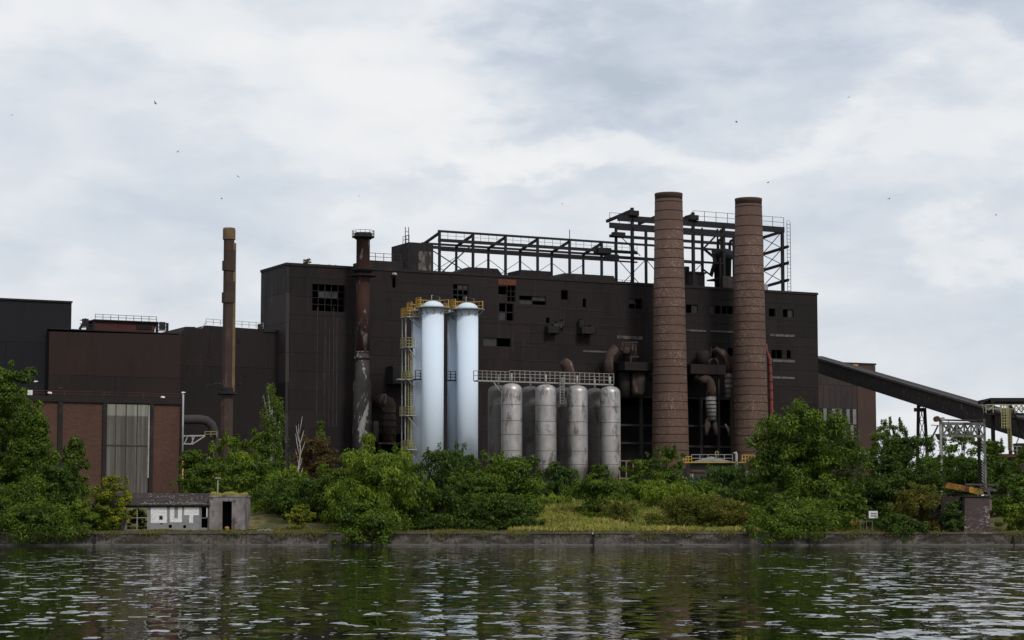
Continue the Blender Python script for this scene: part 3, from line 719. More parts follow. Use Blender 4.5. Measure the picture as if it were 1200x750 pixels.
def hanging():
    rng = np.random.default_rng(77); n = 15000; X = -40 + 80 * rng.random(n)
    d = np.clip(.5 + .5 * np.sin(X * .37 + 1) * np.sin(X * .83 + 2) + .35 * np.sin(X * 2.1), 0, 1.3); keep = rng.random(n) < d ** 2.2; X = X[keep]; d = d[keep]; n = len(X)
    drop = rng.random(n) ** 1.6 * (.10 + .42 * d ** 2); Z = .99 - drop + .06 * rng.random(n); Yv = 149.86 + .5 * rng.random(n) * (drop < .08) - .05 * rng.random(n)
    Nn = rng.normal(size=(n, 3)) * .5 + np.array([0, -1., .4]); Nn /= np.linalg.norm(Nn, axis=1, keepdims=True); T = rng.normal(size=(n, 3)) * .5 + np.array([0, -.1, -1.])
    h = .035 + .05 * rng.random(n); o = leaf_mesh('hanging_weeds', np.stack([X, Yv, Z], 1), Nn, T, h, h * .45, rng.random(n), L['olive'], None); o['kind'] = 'stuff'; tag(o, 'ragged weeds hanging over the top edge of the quay wall', 'weeds')
hanging()
# ------------------------------------------------------------------ main building
A0 = M.p(340, 311, 0); A1 = M.p(958.5, 346, 0); HT = A0.z; LEN = M.p(959, 440, 0).x
bld = thing('steelworks_hall', 'huge soot black steelworks hall filling the middle of the scene', 'factory building', M.world((0, 0, GZ)), M.a)
def fr(a, b, c, d, dd=0):        # px rectangle -> (x0,x1,z0,z1) in the plane d
    p = M.p(a, (c + d) / 2, dd); q = M.p(b, (c + d) / 2, dd); m = (a + b) / 2
    return [p.x, q.x, M.p(m, d, dd).z, M.p(m, c, dd).z]
win = {
 'big': fr(366, 404, 333.5, 365), 'slot': fr(459.8, 463.6, 326, 337), 'w1': fr(531, 549, 333, 352), 'g1': fr(594.5, 604, 335, 353.4), 'g2': fr(584, 594, 335.5, 345),
 'g3': fr(585, 602, 355.5, 376), 'w2': fr(608.5, 640, 347, 357), 'rnd': fr(657.5, 665.5, 340, 351), 'sl2': fr(682.8, 686.8, 350, 360), 'w3': fr(566.5, 598.7, 396, 406),
 'r1': fr(737, 753, 350, 362), 'r2': fr(804, 818, 357, 367), 'r3': fr(832, 845, 358, 367.5), 'r3b': fr(846.2, 859, 358.5, 368), 'r4': fr(901, 908.6, 361.5, 371), 'r5': fr(917.6, 930, 362.5, 372),
 'q1': fr(836, 844, 407, 414), 'q2': fr(853, 859, 407.5, 417), 'q3': fr(904, 916.5, 410, 420), 'q4': fr(922, 926.7, 410.5, 420),
 'under': fr(727, 893, 466, 552), 'under2': fr(437, 474, 508, 545), 'h1': fr(640, 644, 372, 379), }
win['under'][2] = GZ - .2; win['under2'][2] = GZ + .1
mb = MB(M); mb.wall(0, LEN, GZ - 1, HT, list(win.values()), 0, .5)
DPL = 9.8; SX = 15.0      # the left bay is shallower than the rest of the hall
mb.quad((LEN, 0, GZ - 1), (LEN, 34, GZ - 1), (LEN, 34, HT), (LEN, 0, HT)); mb.quad((LEN, 34, GZ - 1), (SX, 34, GZ - 1), (SX, 34, HT), (LEN, 34, HT))
mb.quad((SX, 34, GZ - 1), (SX, DPL, GZ - 1), (SX, DPL, HT), (SX, 34, HT)); mb.quad((SX, DPL, GZ - 1), (0, DPL, GZ - 1), (0, DPL, HT), (SX, DPL, HT))
mb.build('front_wall', MT['facade'], bld)
SD = 12.5
MB(M).box(-.02, -.5, .02, DPL, GZ - 1, HT - .01).build('side_wall', MT['facade_side'], bld)
MB(M).box(-.6, SX, -.12, DPL + .1, HT + .003, HT + .35).box(SX + .003, LEN + .1, -.12, 34.1, HT + .003, HT + .35).build('roof', MT['dark'], bld)
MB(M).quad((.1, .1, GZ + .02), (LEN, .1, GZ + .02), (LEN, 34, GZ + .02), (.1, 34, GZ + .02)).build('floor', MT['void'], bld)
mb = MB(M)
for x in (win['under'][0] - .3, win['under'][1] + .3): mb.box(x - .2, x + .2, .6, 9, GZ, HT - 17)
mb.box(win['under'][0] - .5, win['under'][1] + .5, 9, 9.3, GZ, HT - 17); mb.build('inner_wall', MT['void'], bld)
DG = stained('dusty_glass', (.02, .021, .024), (.03, .03, .032), (.010, .010, .011), 1.4, rough=.5, patch=(.5, .6), spec=.35)
def pane_frame(key, nx, nz, w_=.09, extra=None, glass=None):
    a, b, c, d = win[key]; mb = MB(M)
    for i in range(nx + 1): x = a + (b - a) * i / nx; mb.box(x - w_ / 2, x + w_ / 2, .16, .30, c, d)
    for j in range(nz + 1): z = c + (d - c) * j / nz; mb.box(a, b, .18, .28, z - w_ / 2, z + w_ / 2)
    o = mb.build('window', MT['dark'], bld)
    if glass:
        g = MB(M)
        for (i, j) in glass: g.box(a + (b - a) * i / nx, a + (b - a) * (i + 1) / nx, .22, .25, c + (d - c) * j / nz, c + (d - c) * (j + 1) / nz)
        g.build('pane', DG, o)
pane_frame('big', 5, 4, .09, glass=[(1, 2), (2, 2), (3, 2)]); pane_frame('w1', 3, 3, .16, glass=[(1, 2), (2, 2), (2, 0)]); pane_frame('w2', 2, 2, .09, glass=[(0, 0), (1, 1)]); pane_frame('w3', 2, 1, .09, glass=[(0, 0)])
pane_frame('g1', 2, 3); pane_frame('g3', 2, 2, .16, glass=[(0, 0)]); pane_frame('r1', 2, 2, .09, glass=[(0, 1)]); pane_frame('r2', 2, 1, glass=[(1, 0)]); pane_frame('r3', 2, 1, glass=[(0, 0)]); pane_frame('r3b', 2, 1); pane_frame('r4', 1, 1); pane_frame('r5', 2, 1, glass=[(1, 0)])
pane_frame('q1', 2, 1); pane_frame('q3', 2, 1)
r_ = fr(583.5, 604.5, 327.5, 334.2); MB(M).box(r_[0], r_[1], -.08, -.003, r_[2], r_[3]).build('orange_panel', MT['orange'], bld)
# cladding details that stand proud
random.seed(5)
PD = stained('pale_dust', (.13, .125, .125), (.075, .07, .07), (.035, .03, .032), .7, patch=(.5, .62))
for (a, b, c, d) in ((805, 827, 386.5, 388.5), (833, 859, 387.5, 389.5), (902, 931, 391.8, 394.5), (905, 931, 421.5, 424.5), (905, 931, 441.5, 443.8), (723, 753, 393.8, 397.5), (683, 713, 411, 413)):
    r_ = fr(a, b, c, d); MB(M).box(r_[0], r_[1], -.07, -.003, r_[2], r_[3]).build('flashing', PD, bld)
def seam(a, b, y0, y1, nm='seam', th=.10, m='dark', o=.06):
    p = M.p(a, y0, 0); q = M.p(b, y1, 0); return p, q
LG = stained('ledge_grey', (.034, .030, .031), (.016, .014, .015), None, .6)
for a, b, y0, y1 in ((445, 530, 340, 343), (445, 475, 374, 375), (606, 655, 378, 380.5), (605, 720, 388, 393), (478, 440, 400, 398), (606, 640, 405, 407), (445, 475, 432, 433), (610, 700, 422, 426), (655, 720, 362, 364.5),
                     (690, 760, 371, 374), (690, 735, 381, 383), (805, 900, 399, 402), (700, 760, 432, 434), (810, 900, 377, 380), (905, 957, 455, 457), (905, 957, 404, 406), (905, 957, 380, 382), (560, 583, 372, 373), (440, 474, 461, 462)):
    p = M.p(a, y0); q = M.p(b, y0); MB(M).box(p.x, q.x, -.05, -.002, p.z - .04, p.z + .05).build('ledge', LG, bld)
SG = stained('streaky_grey', (.055, .05, .05), (.02, .018, .018), None, .9)
for i, px in enumerate((372, 381, 386, 391, 395)):
    p = M.p(px, 360 + 12 * (i % 3)); q = M.p(px, 500); MB(M).box(p.x - .05, p.x + .05, -.05, -.002, q.z, p.z).build('wall_rib', SG, bld)
# battered stubs sticking out of the facade
for (a, b, c, d, t) in ((638, 651, 383, 391, 1.2), (650, 660, 377, 383, .8), (676, 692, 384, 392, 1.6), (676, 682, 376, 386, .8), (452, 474, 430, 451, 2.4)):
    r_ = fr(a, b, c, d); mb = MB(M); mb.box(r_[0], r_[1], -t, -.004, r_[2], r_[3]); mb.bar((r_[0], -t, r_[3] + .2), (r_[1], -.1, r_[3] + .5), .16); mb.bar((r_[0] + .2, -t, r_[2]), (r_[0] + .2, -.1, r_[2] - 1), .16)
    mb.bar((r_[1], -t - .1, r_[2] + .1), (r_[1], -t - .1, r_[3] + .3), .12)
    mb.build('machine_stub', MT['dark'], bld, bevel=.05)
r_ = fr(645, 655, 379.5, 384.5); MB(M).box(r_[0], r_[1], -1.0, -.85, r_[2], r_[3]).build('hatch', MT['behind'], bld)
MB(M).lathe(M.p(461.3, 321.5).x, -.25, [(.28, M.p(461.3, 323).z), (.4, M.p(461.3, 322).z), (.28, M.p(461.3, 320).z)], 12).build('lamp', MT['offwhite'], bld)
# undercroft posts, beams
for px in (751, 821, 841.5, 856.5):
    p = M.p(px, 466, -.6); MB(M).box(p.x - .2, p.x + .2, -.8, -.4, GZ, p.z).build('column', stained('dim_column', (.04, .038, .04), (.03, .027, .027), None, 1), bld)
DBm = stained('dim_beam', (.035, .032, .034), (.025, .022, .022), None, 1)
for a, b, y in ((727, 765, 464.5), (727, 765, 498), (806, 860, 466.5), (806, 860, 499), (727, 765, 519), (806, 860, 523)):
    p = M.p(a, y, -.6); q = M.p(b, y, -.6); MB(M).box(p.x, q.x, -.75, -.45, p.z - .14, p.z + .14).build('cross_beam', DBm, bld)

# rooftop items
def roofbox(name, label, cat, a, b, top, bot, d, t, m, skew=0, extra=None):
    p = M.p(a, top, d); q = M.p(b, top, d); zt = M.p((a + b) / 2, top, d).z
    th = thing(name, label, cat, M.world(((p.x + q.x) / 2, d + t / 2, HT + .35)), M.a)
    mb = MB(M); zb = HT + .36
    mb.prism([(p.x, zb), (q.x, zb), (q.x - skew * .4, zt), (p.x + skew, zt)], d, d + t); mb.build('casing', m, th, bevel=.05)
    return th, p.x, q.x, zt
th, a, b, z = roofbox('roof_turret', 'block shaped stair turret on the roof left of the steel frame', 'roof turret', 479, 508, 284.5, 318, 3, 6, MT['dark'])
MB(M).box(a + (b - a) * .38, b - .4, 2.9, 2.99, z - 6.6, z - 1.2).build('lit_torn_panel', stained('lit_torn_sheet', (.16, .15, .14), (.06, .055, .05), (.02, .018, .018), .9, patch=(.48, .55)), th)  # pale sheet colour paints the lit side of the turret
MB(M).railing([(a + .1, 3.1, z), (a + .1, 5.2, z)], 1.0, 1.0, .03).build('railing', MT['steel'], th)
mb = MB(M); mb.railing([(a - .6, 2.6, z - 5), (a - .6, 2.6, z - .2)], .1, 1, .04)
for i in range(18): mb.bar((a - .7, 2.6, z - 8 + i * .55), (a - .2, 2.6, z - 8 + i * .55), .06)
mb.bar((a - .7, 2.6, HT), (a - .7, 2.6, z + 2), .08); mb.bar((a - .2, 2.6, HT), (a - .2, 2.6, z + 2), .08); mb.build('ladder', MT['steel'], th)
th, a, b, z = roofbox('roof_monitor', 'long low monitor with railing between the steel stack and the turret', 'roof monitor', 430, 479, 306, 316, 3, 5, MT['dark'])
MB(M).railing([(a, 3, z), (b, 3, z)], 1.0, 1.3, .035).build('railing', MT['behind'], th)
th, a, b, z = roofbox('roof_duct', 'sloping box duct on the roof under the left steel frame', 'roof duct', 533, 590, 313.5, 324, 1.4, 4, MT['facade'], 2.2)
th, a, b, z = roofbox('roof_duct', 'boxy ribbed duct on the roof above the double window', 'roof duct', 608, 646, 317, 326, 1.4, 4, MT['facade'], .3)
th, a, b, z = roofbox('roof_duct', 'flat low duct on the roof toward the left brick chimney', 'roof duct', 655, 722, 321.5, 330, 1.6, 5, MT['dark'], .9)
th, a, b, z = roofbox('roof_cabin', 'square cabin on the roof between the brick chimneys', 'roof cabin', 809, 826, 320.5, 338, 3, 4, MT['behind'])
MB(M).box(a - .15, b + .15, 2.8, 7.2, z + .003, z + .25).build('roof_slab', MT['steel'], th)
th, a, b, z = roofbox('roof_cabin', 'narrow cabin hidden behind the left brick chimney top', 'roof cabin', 799, 808, 312, 337, 4, 4, MT['dark'])
th, a, b, z = roofbox('roof_vent', 'small pale vent box right of the right brick chimney', 'roof vent', 896, 900, 333, 342, 3, 1, MT['offwhite'])
th, a, b, z = roofbox('roof_vent', 'low pale vent near the right end of the roof', 'roof vent', 922, 934, 342.3, 346, 1, 1.5, MT['behind'])
# rooftop filter machine
p = M.p(847, 338, 4); ft = thing('filter_machine', 'dark twin pipe filter machine on the roof between the chimneys', 'roof machine', M.world((p.x, 4, HT + .35)), M.a)
zt = M.p(847, 304, 4).z; z2 = M.p(847, 292, 4).z
MB(M).lathe(p.x, 4, [(1.2, HT + .4), (1.35, zt), (1.5, zt), (1.5, z2 - .3), (.9, z2)], 20).build('vessel', MT['steel'], ft)
for s_ in (-1.05, 1.05):
    q = [(p.x + s_ , 3.6, z2 - .6), (p.x + s_, 3.6, z2 + .7), (p.x + s_ + .15, 3.6, z2 + 1.2), (p.x + s_ + .6, 3.6, z2 + 1.45)]
    MB(M).path(q, .22, 8).build('vent_pipe', MT['steel'], ft)
MB(M).path([(p.x - 2.3, 3.6, zt - 2.5), (p.x - 1.6, 3.6, zt - .5), (p.x - 1.9, 3.6, z2 - .3)], .3, 8).build('vent_pipe', MT['steel'], ft)
mb = MB(M)
for s_ in (-1.5, 1.5):
    mb.box(p.x + s_ - .12, p.x + s_ + .12, 2.2, 2.45, HT + .35, zt)
mb.box(p.x - 1.7, p.x + 1.7, 2.2, 5.8, zt - 3.2, zt - 3.0); mb.build('stand', MT['steel'], ft)
MB(M).box(p.x - 1.4, p.x + 1.4, 1.8, 2.1, HT + .4, HT + 2.3).build('cabinet', MT['behind'], ft, bevel=.05)

# left steel frame
zt_ = lambda px, py, d: M.p(px, py, d).z
sf = thing('roof_gantry', 'long low open steel frame with cross bracing on the left roof', 'steel frame', M.world((M.p(515, 320, 4).x, 4, HT + .35)), M.a)
fc = [M.p(x, 300, 4).x for x in (515, 554.3, 592.4, 630, 667.5, 705)]; fx = fc[-1] + 6
zf = zt_(515, 272, 4); zf2 = zt_(517, 281.5, 4); zf3 = zt_(515, 293, 4); Bk = 9.5; zb_ = zf - 1.0
for x in fc:
    MB(M).box(x - .16, x + .16, 3.85, 4.15, HT + .35, zf).build('post', MT['steel'], sf)
    MB(M).bar((x, 4, zf - .1), (x, Bk, zb_ - .1), .28, .34).build('rafter', MT['steel'], sf)
for i, x in enumerate(fc): MB(M).box(x - .14, x + .14, Bk - .14, Bk + .14, HT + .35, zb_ - .1).build('post', MT['steel'], sf)
MB(M).box(fc[0] - .2, fx, 3.8, 4.2, zf, zf + .28).build('beam', MT['steel'], sf)
MB(M).box(fc[0] - .2, fx, 3.86, 4.14, zf2 - .22, zf2 + .22).build('beam', MT['steel'], sf)
MB(M).box(fc[0] - .2, fx, 3.9, 4.1, zf3 - .11, zf3 + .11).build('beam', MT['steel'], sf)
MB(M).box(fc[0] - .2, fx, Bk - .15, Bk + .15, zb_ - .1, zb_ + .2).build('beam', MT['steel'], sf)
MB(M).box(fc[0] - .2, fx, Bk - .2, Bk + .2, zf3 + .9, zf3 + 1.3).build('beam', MT['steel'], sf)
for i in range(len(fc) - 1):
    a, b = fc[i], fc[i + 1]; n = 2 if i == 0 else 1
    MB(M).bar((a, Bk, zf3 - .1), (b, Bk, HT + .4), .07).build('brace', MT['steel'], sf); MB(M).bar((b, Bk, zf3 - .1), (a, Bk, HT + .4), .07).build('brace', MT['steel'], sf)
MB(M).bar((fc[0], 4, HT + .4), (fc[1], 4, zf2 - .2), .16).build('brace', MT['steel'], sf); MB(M).bar((fc[0], Bk, zf2), (fc[1], 4, HT + .4), .14).build('brace', MT['steel'], sf)
MB(M).railing([(fc[0], 4, zf2 + .22), (fx, 4, zf2 + .22)], .9, 1.3, .022).build('railing', MT['steel'], sf)
MB(M).railing([(fc[0] + 7, 6, HT + .35), (fx, 6, HT + .35)], 1.0, 1.4, .028).build('railing', MT['steel'], sf)
px_ = M.p(667.5, 272, 4); MB(M).bar((px_.x, 4, zf), (px_.x, 4, M.p(667.5, 274, 4).z + .6), .08).build('mast', MT['steel'], sf)
p = M.p(706, 292, 4); MB(M).box(p.x - 1.1, p.x + 1.1, 3.2, 4.8, zf2 - .5, zf2 + .35).build('crane_trolley', MT['steel'], sf, bevel=.08)

# right tall steel frame
tf = thing('crane_gantry', 'tall rusty black steel crane frame on the roof behind the brick chimneys', 'steel frame', M.world((M.p(812, 330, 3).x, 3, HT + .35)), M.a)
F0, B0 = 2.5, 10.5
fxs = [M.p(x, 300, F0).x for x in (741, 781, 812.4, 848, 881, 917)]; bxs = [M.p(x, 300, B0).x for x in (722, 757, 790, 823, 860, 893)]
zg = zt_(802, 261, F0); zg2 = zt_(802, 272.8, F0); zg3 = zt_(741, 286, F0); zg4 = zt_(741, 302, F0); zgr = zt_(802, 250.5, F0)
X0 = M.p(724, 256, F0).x; X1 = fxs[-1] + .3; XB0 = M.p(714.5, 256, B0).x; XB1 = bxs[-1]
for i, x in enumerate(fxs): MB(M).box(x - .2, x + .2, F0 - .2, F0 + .2, HT + .35, zg).build('post', MT['steel'], tf)
for x in bxs: MB(M).box(x - .17, x + .17, B0 - .17, B0 + .17, HT + .35, zg).build('post', MT['steel'], tf)
def girder(x0, x1, y, z, h, w_=.4): MB(M).box(x0, x1, y - w_ / 2, y + w_ / 2, z - h / 2, z + h / 2).build('girder', MT['steel'], tf)
girder(X0, X1, F0, zg, .85); girder(X0, fxs[4] + 2, F0, zg2, .5); girder(XB0, XB1, B0, zg + .1, .8); girder(XB0, XB1, B0, zg2, .42)
girder(fxs[0] - 4, fxs[3], F0, zg3, .3, .3); girder(bxs[0] - 2, bxs[3], B0, zg4 + 1, .35, .3); girder(fxs[0] - 3, fxs[3], F0, zg4, .3, .3)
for k, z in enumerate((zg - .2, zt_(917, 291, F0), zt_(917, 310, F0), zt_(917, 330, F0))):
    MB(M).bar((fxs[-1] + .2, F0 - (1.2 if k else 0), z + (.15 if k else 0)), (bxs[-1], B0, z), .3, .4).build('tie_beam', MT['steel'], tf)
    if k:
        zz = (zg - .2, zt_(917, 291, F0), zt_(917, 310, F0), zt_(917, 330, F0))[k - 1]
        MB(M).bar((fxs[-1], F0, zz), (bxs[-1] , B0, z), .09).build('brace', MT['steel'], tf); MB(M).bar((fxs[-1], F0, z), (bxs[-1], B0, zz), .09).build('brace', MT['steel'], tf)
mid = (F0 + B0) / 2
for i in range(0, 5):
    MB(M).bar((fxs[i], F0, zgr - .1), ((fxs[i] + bxs[i]) / 2 - 1.2, B0 - 1, zg + .5), .35, .42).build('rafter', MT['steel'], tf) if i in (0, 1, 2) else None
MB(M).box(fxs[0] - .2, fxs[0] + .2, F0 - .2, F0 + .2, zg, zgr + .3).build('post', MT['steel'], tf)
MB(M).box(fxs[2] - .2, fxs[2] + .2, F0 - .2, F0 + .2, zg, zgr + .3).build('post', MT['steel'], tf)
MB(M).railing([(fxs[2], F0, zg + .4), (X1, F0, zg + .4)], 1.5, 2.0, .03).build('railing', MT['steel'], tf)
MB(M).railing([(XB0, B0, zg + .5), (fxs[1], B0, zg + .5)], 1.5, 2.0, .03).build('railing', MT['steel'], tf)
mb = MB(M)
for i in range(20): mb.bar((X1 + .15, F0 - .6, HT + .7 + i * .56), (X1 + .75, F0 - .6, HT + .7 + i * .56), .05)
mb.bar((X1 + .15, F0 - .6, HT + .35), (X1 + .15, F0 - .6, zg + 1.2), .06); mb.bar((X1 + .75, F0 - .6, HT + .35), (X1 + .75, F0 - .6, zg + 1.2), .06); mb.build('ladder', MT['steel'], tf)
for i in range(3):
    a, b = bxs[i], bxs[i + 1]
    MB(M).bar((a, B0, zg4 + 1), (b, B0, HT + .4), .09).build('brace', MT['steel'], tf); MB(M).bar((b, B0, zg4 + 1), (a, B0, HT + .4), .09).build('brace', MT['steel'], tf)
MB(M).bar((bxs[0] + .8, B0, zg2), (bxs[1] - 1, B0, zg4 + 1.5), .1).build('brace', MT['steel'], tf)
for px, dx in ((742, 0), (812, 0)):
    p = M.p(px, 256, F0); MB(M).box(p.x - .9, p.x + .7, F0 - .6, F0 + .9, zg + .43, zg + 1.2).build('winch', MT['steel'], tf, bevel=.08)
p = M.p(721, 263, B0); MB(M).box(p.x - .9, p.x + 1.1, B0 - 1.2, B0 - .3, zg2 - .2, zg2 + .5).build('winch', MT['steel'], tf, bevel=.08)
for px in (823, 841, 845):
    p = M.p(px, 300, 6); MB(M).box(p.x - .1, p.x + .1, 5.9, 6.1, HT + .35, zg).build('hanger', MT['steel'], tf)
MB(M).bar((M.p(823, 300, 6).x, 6, zt_(823, 293, 6)), (M.p(838, 275, 6).x, 6, zt_(838, 277, 6)), .22).build('brace', MT['steel'], tf)
MB(M).bar((M.p(823, 300, 6).x, 6, zt_(823, 290, 6)), (M.p(836, 300, 6).x, 6, zt_(836, 301, 6)), .3).build('brace', MT['steel'], tf)
MB(M).bar((M.p(823, 310, 6).x, 6, zt_(823, 315, 6)), (M.p(835, 323, 6).x, 6, zt_(835, 324, 6)), .2).build('brace', MT['steel'], tf)

# ------------------------------------------------------------------ brick chimneys
def chimney(px, top, wt, wb, ybot, d, label, ys):
    c = M.p(px, top, d); base = thing('brick_chimney', label, 'chimney', M.world((c.x, d, GZ)), M.a, 'round brick chimneys')
    rt = M.w(wt / 2, c); cb_ = M.p(px, ybot, d); rb = M.w(wb / 2, cb_); zb = cb_.z; sl_ = (rb - rt) / (zb - c.z)
    rr = lambda z: rt + sl_ * (z - c.z)
    zc = zt_(px, top + 7, d)
    n = 40; prof_ = [(rr(GZ - .5), GZ - .5), (rr(zb), zb), (rr((zb + zc) / 2), (zb + zc) / 2), (rr(zc), zc)]
    MB(M).lathe(c.x, d, prof_, n).build('shaft', MT['chimney'], base)
    MB(M).lathe(c.x, d, [(rr(zc), zc + .002), (rr(c.z) + .02, c.z - .35), (rr(c.z) + .05, c.z - .3), (rr(c.z) + .05, c.z), (rr(c.z) - .4, c.z), (rr(c.z) - .45, c.z - 1)], n).build('crown', MT['chimtop'], base)
    bm = stained('band_iron_%d' % px, (.016, .012, .011), (.024, .017, .015), None, 1)
    for y in ys:
        z = zt_(px, y, d); r = rr(z)
        MB(M).lathe(c.x, d, [(r + .002, z - .05), (r + .022, z - .045), (r + .022, z + .045), (r + .002, z + .05)], n).build('iron_band', bm, base)
    return base
ys1 = [237.5, 248, 259, 270.5, 282, 293, 303.5, 315, 327, 338.5, 350, 361, 371, 382, 392, 401, 411, 421.5, 430.5, 440, 450, 460, 471, 481, 491, 500.5, 509.5, 519, 528]
ys2 = [243, 254, 266, 277, 289, 301, 312, 322, 331, 341, 350, 360, 369, 378, 387.5, 397, 406.5, 416, 425.5, 435, 444, 453, 463, 472, 482, 492, 502, 511, 521, 530]
chimney(783.5, 227, 32.5, 43.5, 530, -6.5, 'left and slightly taller of the two round brick chimneys', ys1)
chimney(877, 233, 31.5, 42, 530, -6.5, 'right brick chimney with the red pipe beside it', ys2)
# ------------------------------------------------------------------ steel stack
d = -3.2; c = M.p(425.5, 300, d); st = thing('steel_stack', 'rusty round steel stack with collar platforms against the black wall', 'chimney', M.world((c.x, d, GZ)), M.a)
wz = lambda py: zt_(425.5, py, d); k = M.w(1, c)
MB(M).lathe(c.x, d, [(8.2 * k, wz(412)), (8.0 * k, wz(350)), (8 * k, wz(281)), (8.3 * k, wz(280.9))], 28).build('upper_shaft', MT['stack'], st)
MB(M).lathe(c.x, d, [(8.3 * k, wz(281)), (11.2 * k, wz(279)), (13.2 * k, wz(278.5)), (13.2 * k, wz(277.2)), (10.5 * k, wz(276.5)), (10.8 * k, wz(273.5)), (9.6 * k, wz(273)), (9 * k, wz(276))], 28).build('cap', MT['steel'], st)
mb = MB(M); n = 14; R0 = 13 * k
for i in range(n):
    a, b = 2 * math.pi * i / n, 2 * math.pi * (i + 1) / n
    P0 = Vector((c.x + R0 * math.cos(a), d + R0 * math.sin(a), wz(278))); P1 = Vector((c.x + R0 * math.cos(b), d + R0 * math.sin(b), wz(278))); up = Vector((0, 0, .85))
    mb.bar(P0, P0 + up, .045).bar(P0 + up, P1 + up, .045).bar(P0 + up * .5, P1 + up * .5, .035)
mb.build('railing', MT['steel'], st)
MB(M).lathe(c.x, d, [(8.1 * k, wz(320)), (9.6 * k, wz(319.5)), (14 * k, wz(316.5)), (14 * k, wz(315.5)), (8.2 * k, wz(315))], 24).build('platform', MT['steel'], st)
MB(M).lathe(c.x, d, [(8.1 * k, wz(324.3)), (16 * k, wz(324)), (16 * k, wz(323.2)), (8.1 * k, wz(323))], 24).build('platform', MT['steel'], st)
MB(M).lathe(c.x, d, [(8.2 * k, wz(421)), (9.6 * k, wz(420.5)), (9.6 * k, wz(418.5)), (7.6 * k, wz(418)), (7.0 * k, wz(413)), (8.3 * k, wz(412))], 24).build('collar', MT['stacklow'], st)
MB(M).lathe(c.x, d, [(11 * k, GZ - .3), (11 * k, wz(472)), (10.6 * k, wz(470)), (10.6 * k, wz(450)), (8.6 * k, wz(444)), (8.0 * k, wz(421))], 28).build('lower_shaft', MT['stacklow'], st)
mb = MB(M)
for s_ in (-1, 1): mb.bar((c.x + s_ * 8 * k, d - .3, wz(395)), (c.x + s_ * 11 * k, d - .3, wz(419)), .09)
mb.build('stay', MT['steel'], st)
# elbow duct by the stack
el = thing('elbow_duct', 'rusty elbow duct with rib bands between the stack and the blue silos', 'duct', M.world((M.p(456, 500, -3).x, -3, GZ)), M.a)
P = lambda x, y, dd=-3.0: M.p(x, y, dd); kk = M.w(1, P(456, 480))
MB(M).path([P(444, 471, -.5), P(447, 470, -2.6), P(450.5, 469.5), P(454, 471.5), P(456, 476), P(456, 487), P(456, 519)], [8.3 * kk] * 7, 18).build('duct', MT['duct'], el)
for y in (484, 492, 500, 509): MB(M).lathe(P(456, y).x, -3, [(8.4 * kk, zt_(456, y + .7, -3)), (9.2 * kk, zt_(456, y + .6, -3)), (9.2 * kk, zt_(456, y - .6, -3)), (8.4 * kk, zt_(456, y - .7, -3))], 18).build('rib', MT['dark'], el)
MB(M).box(P(438, 520).x, P(468, 520).x, -5.2, -1, zt_(450, 521, -3), zt_(450, 519, -3)).build('platform', MT['duct'], el)
for x in (440, 466): MB(M).box(P(x, 520).x - .2, P(x, 520).x + .2, -4.6, -4.2, GZ, zt_(450, 521.05, -3)).build('post', MT['dark'], el)
MB(M).lathe(P(440.5, 500, -4.4).x, -4.4, [(3.4 * kk, zt_(440, 519, -3) + .01), (3.4 * kk, zt_(440, 496, -4.4)), (2.2 * kk, zt_(440, 493.5, -4.4))], 14).build('drum', MT['duct'], el)
# vessel and ducts between tanks and chimneys
def ductwork(label, cx, base_d=-2.6):
    return thing('ductwork', label, 'duct', M.world((M.p(cx, 480, base_d).x, base_d, GZ)), M.a)
dw = ductwork('dark round dust separator with a ring platform left of the left chimney', 748)
q = lambda x, y, dd=-2.6: M.p(x, y, dd); kk = M.w(1, q(748, 440))
MB(M).box(q(724, 430).x, q(766, 430).x, -4.6, -.1, zt_(745, 435.5, -2.6), zt_(745, 425.5, -2.6)).build('platform', MT['greyshed'], dw, bevel=.05)
MB(M).lathe(q(748, 440).x, -2.6, [(7 * kk, zt_(748, 464, -2.6)), (9.5 * kk, zt_(748, 458, -2.6)), (9.5 * kk, zt_(748, 435.6, -2.6))], 24).build('vessel', MT['duct'], dw)
MB(M).lathe(q(733, 440).x, -2.2, [(6 * kk, zt_(735, 466, -2.6)), (7.5 * kk, zt_(735, 435.6, -2.6))], 20).build('vessel', MT['dark'], dw)
MB(M).path([q(714, 441), q(713, 425), q(715, 415), q(721, 408.5), q(730, 408), q(738, 412)], [5.6 * kk] * 6, 16).build('duct', MT['duct'], dw)
MB(M).lathe(q(738, 410, -2).x, -2, [(8.5 * kk, zt_(740, 425.4, -2)), (8.5 * kk, zt_(740, 410, -2)), (5 * kk, zt_(740, 403, -2))], 20).build('vessel', MT['dark'], dw)
mb = MB(M)
for x in (729, 733, 741, 745): mb.bar(q(x, 411, -3.6), q(x, 401, -3.6), .16)
mb.bar(q(728, 401.5, -3.6), q(747, 401, -3.6), .2); mb.bar(q(739, 425, -4), q(739, 418, -4), .2); mb.bar(q(739, 418, -4), q(748, 418, -4), .2)
mb.build('pipe_rack', MT['duct'], dw)
MB(M).path([q(752, 443), q(760, 441), q(764, 444)], 3.4 * kk, 12).build('duct', MT['duct'], dw)
dw = ductwork('rusty swan neck duct with forked mouth between the brick chimneys', 833, -3.6)
q = lambda x, y, dd=-3.6: M.p(x, y, dd); kk = M.w(1, q(833, 450))
MB(M).path([q(813, 447, -1), q(818, 444), q(823, 443.3), q(828, 444.5), q(831.5, 449), q(833, 456), q(833, 464)], [6.2 * kk] * 7, 18).build('duct', MT['duct'], dw)
MB(M).lathe(q(833, 470).x, -3.6, [(6.3 * kk, zt_(833, 493, -3.6)), (6.3 * kk, zt_(833, 464, -3.6))], 18).build('duct', MT['silverduct'], dw)
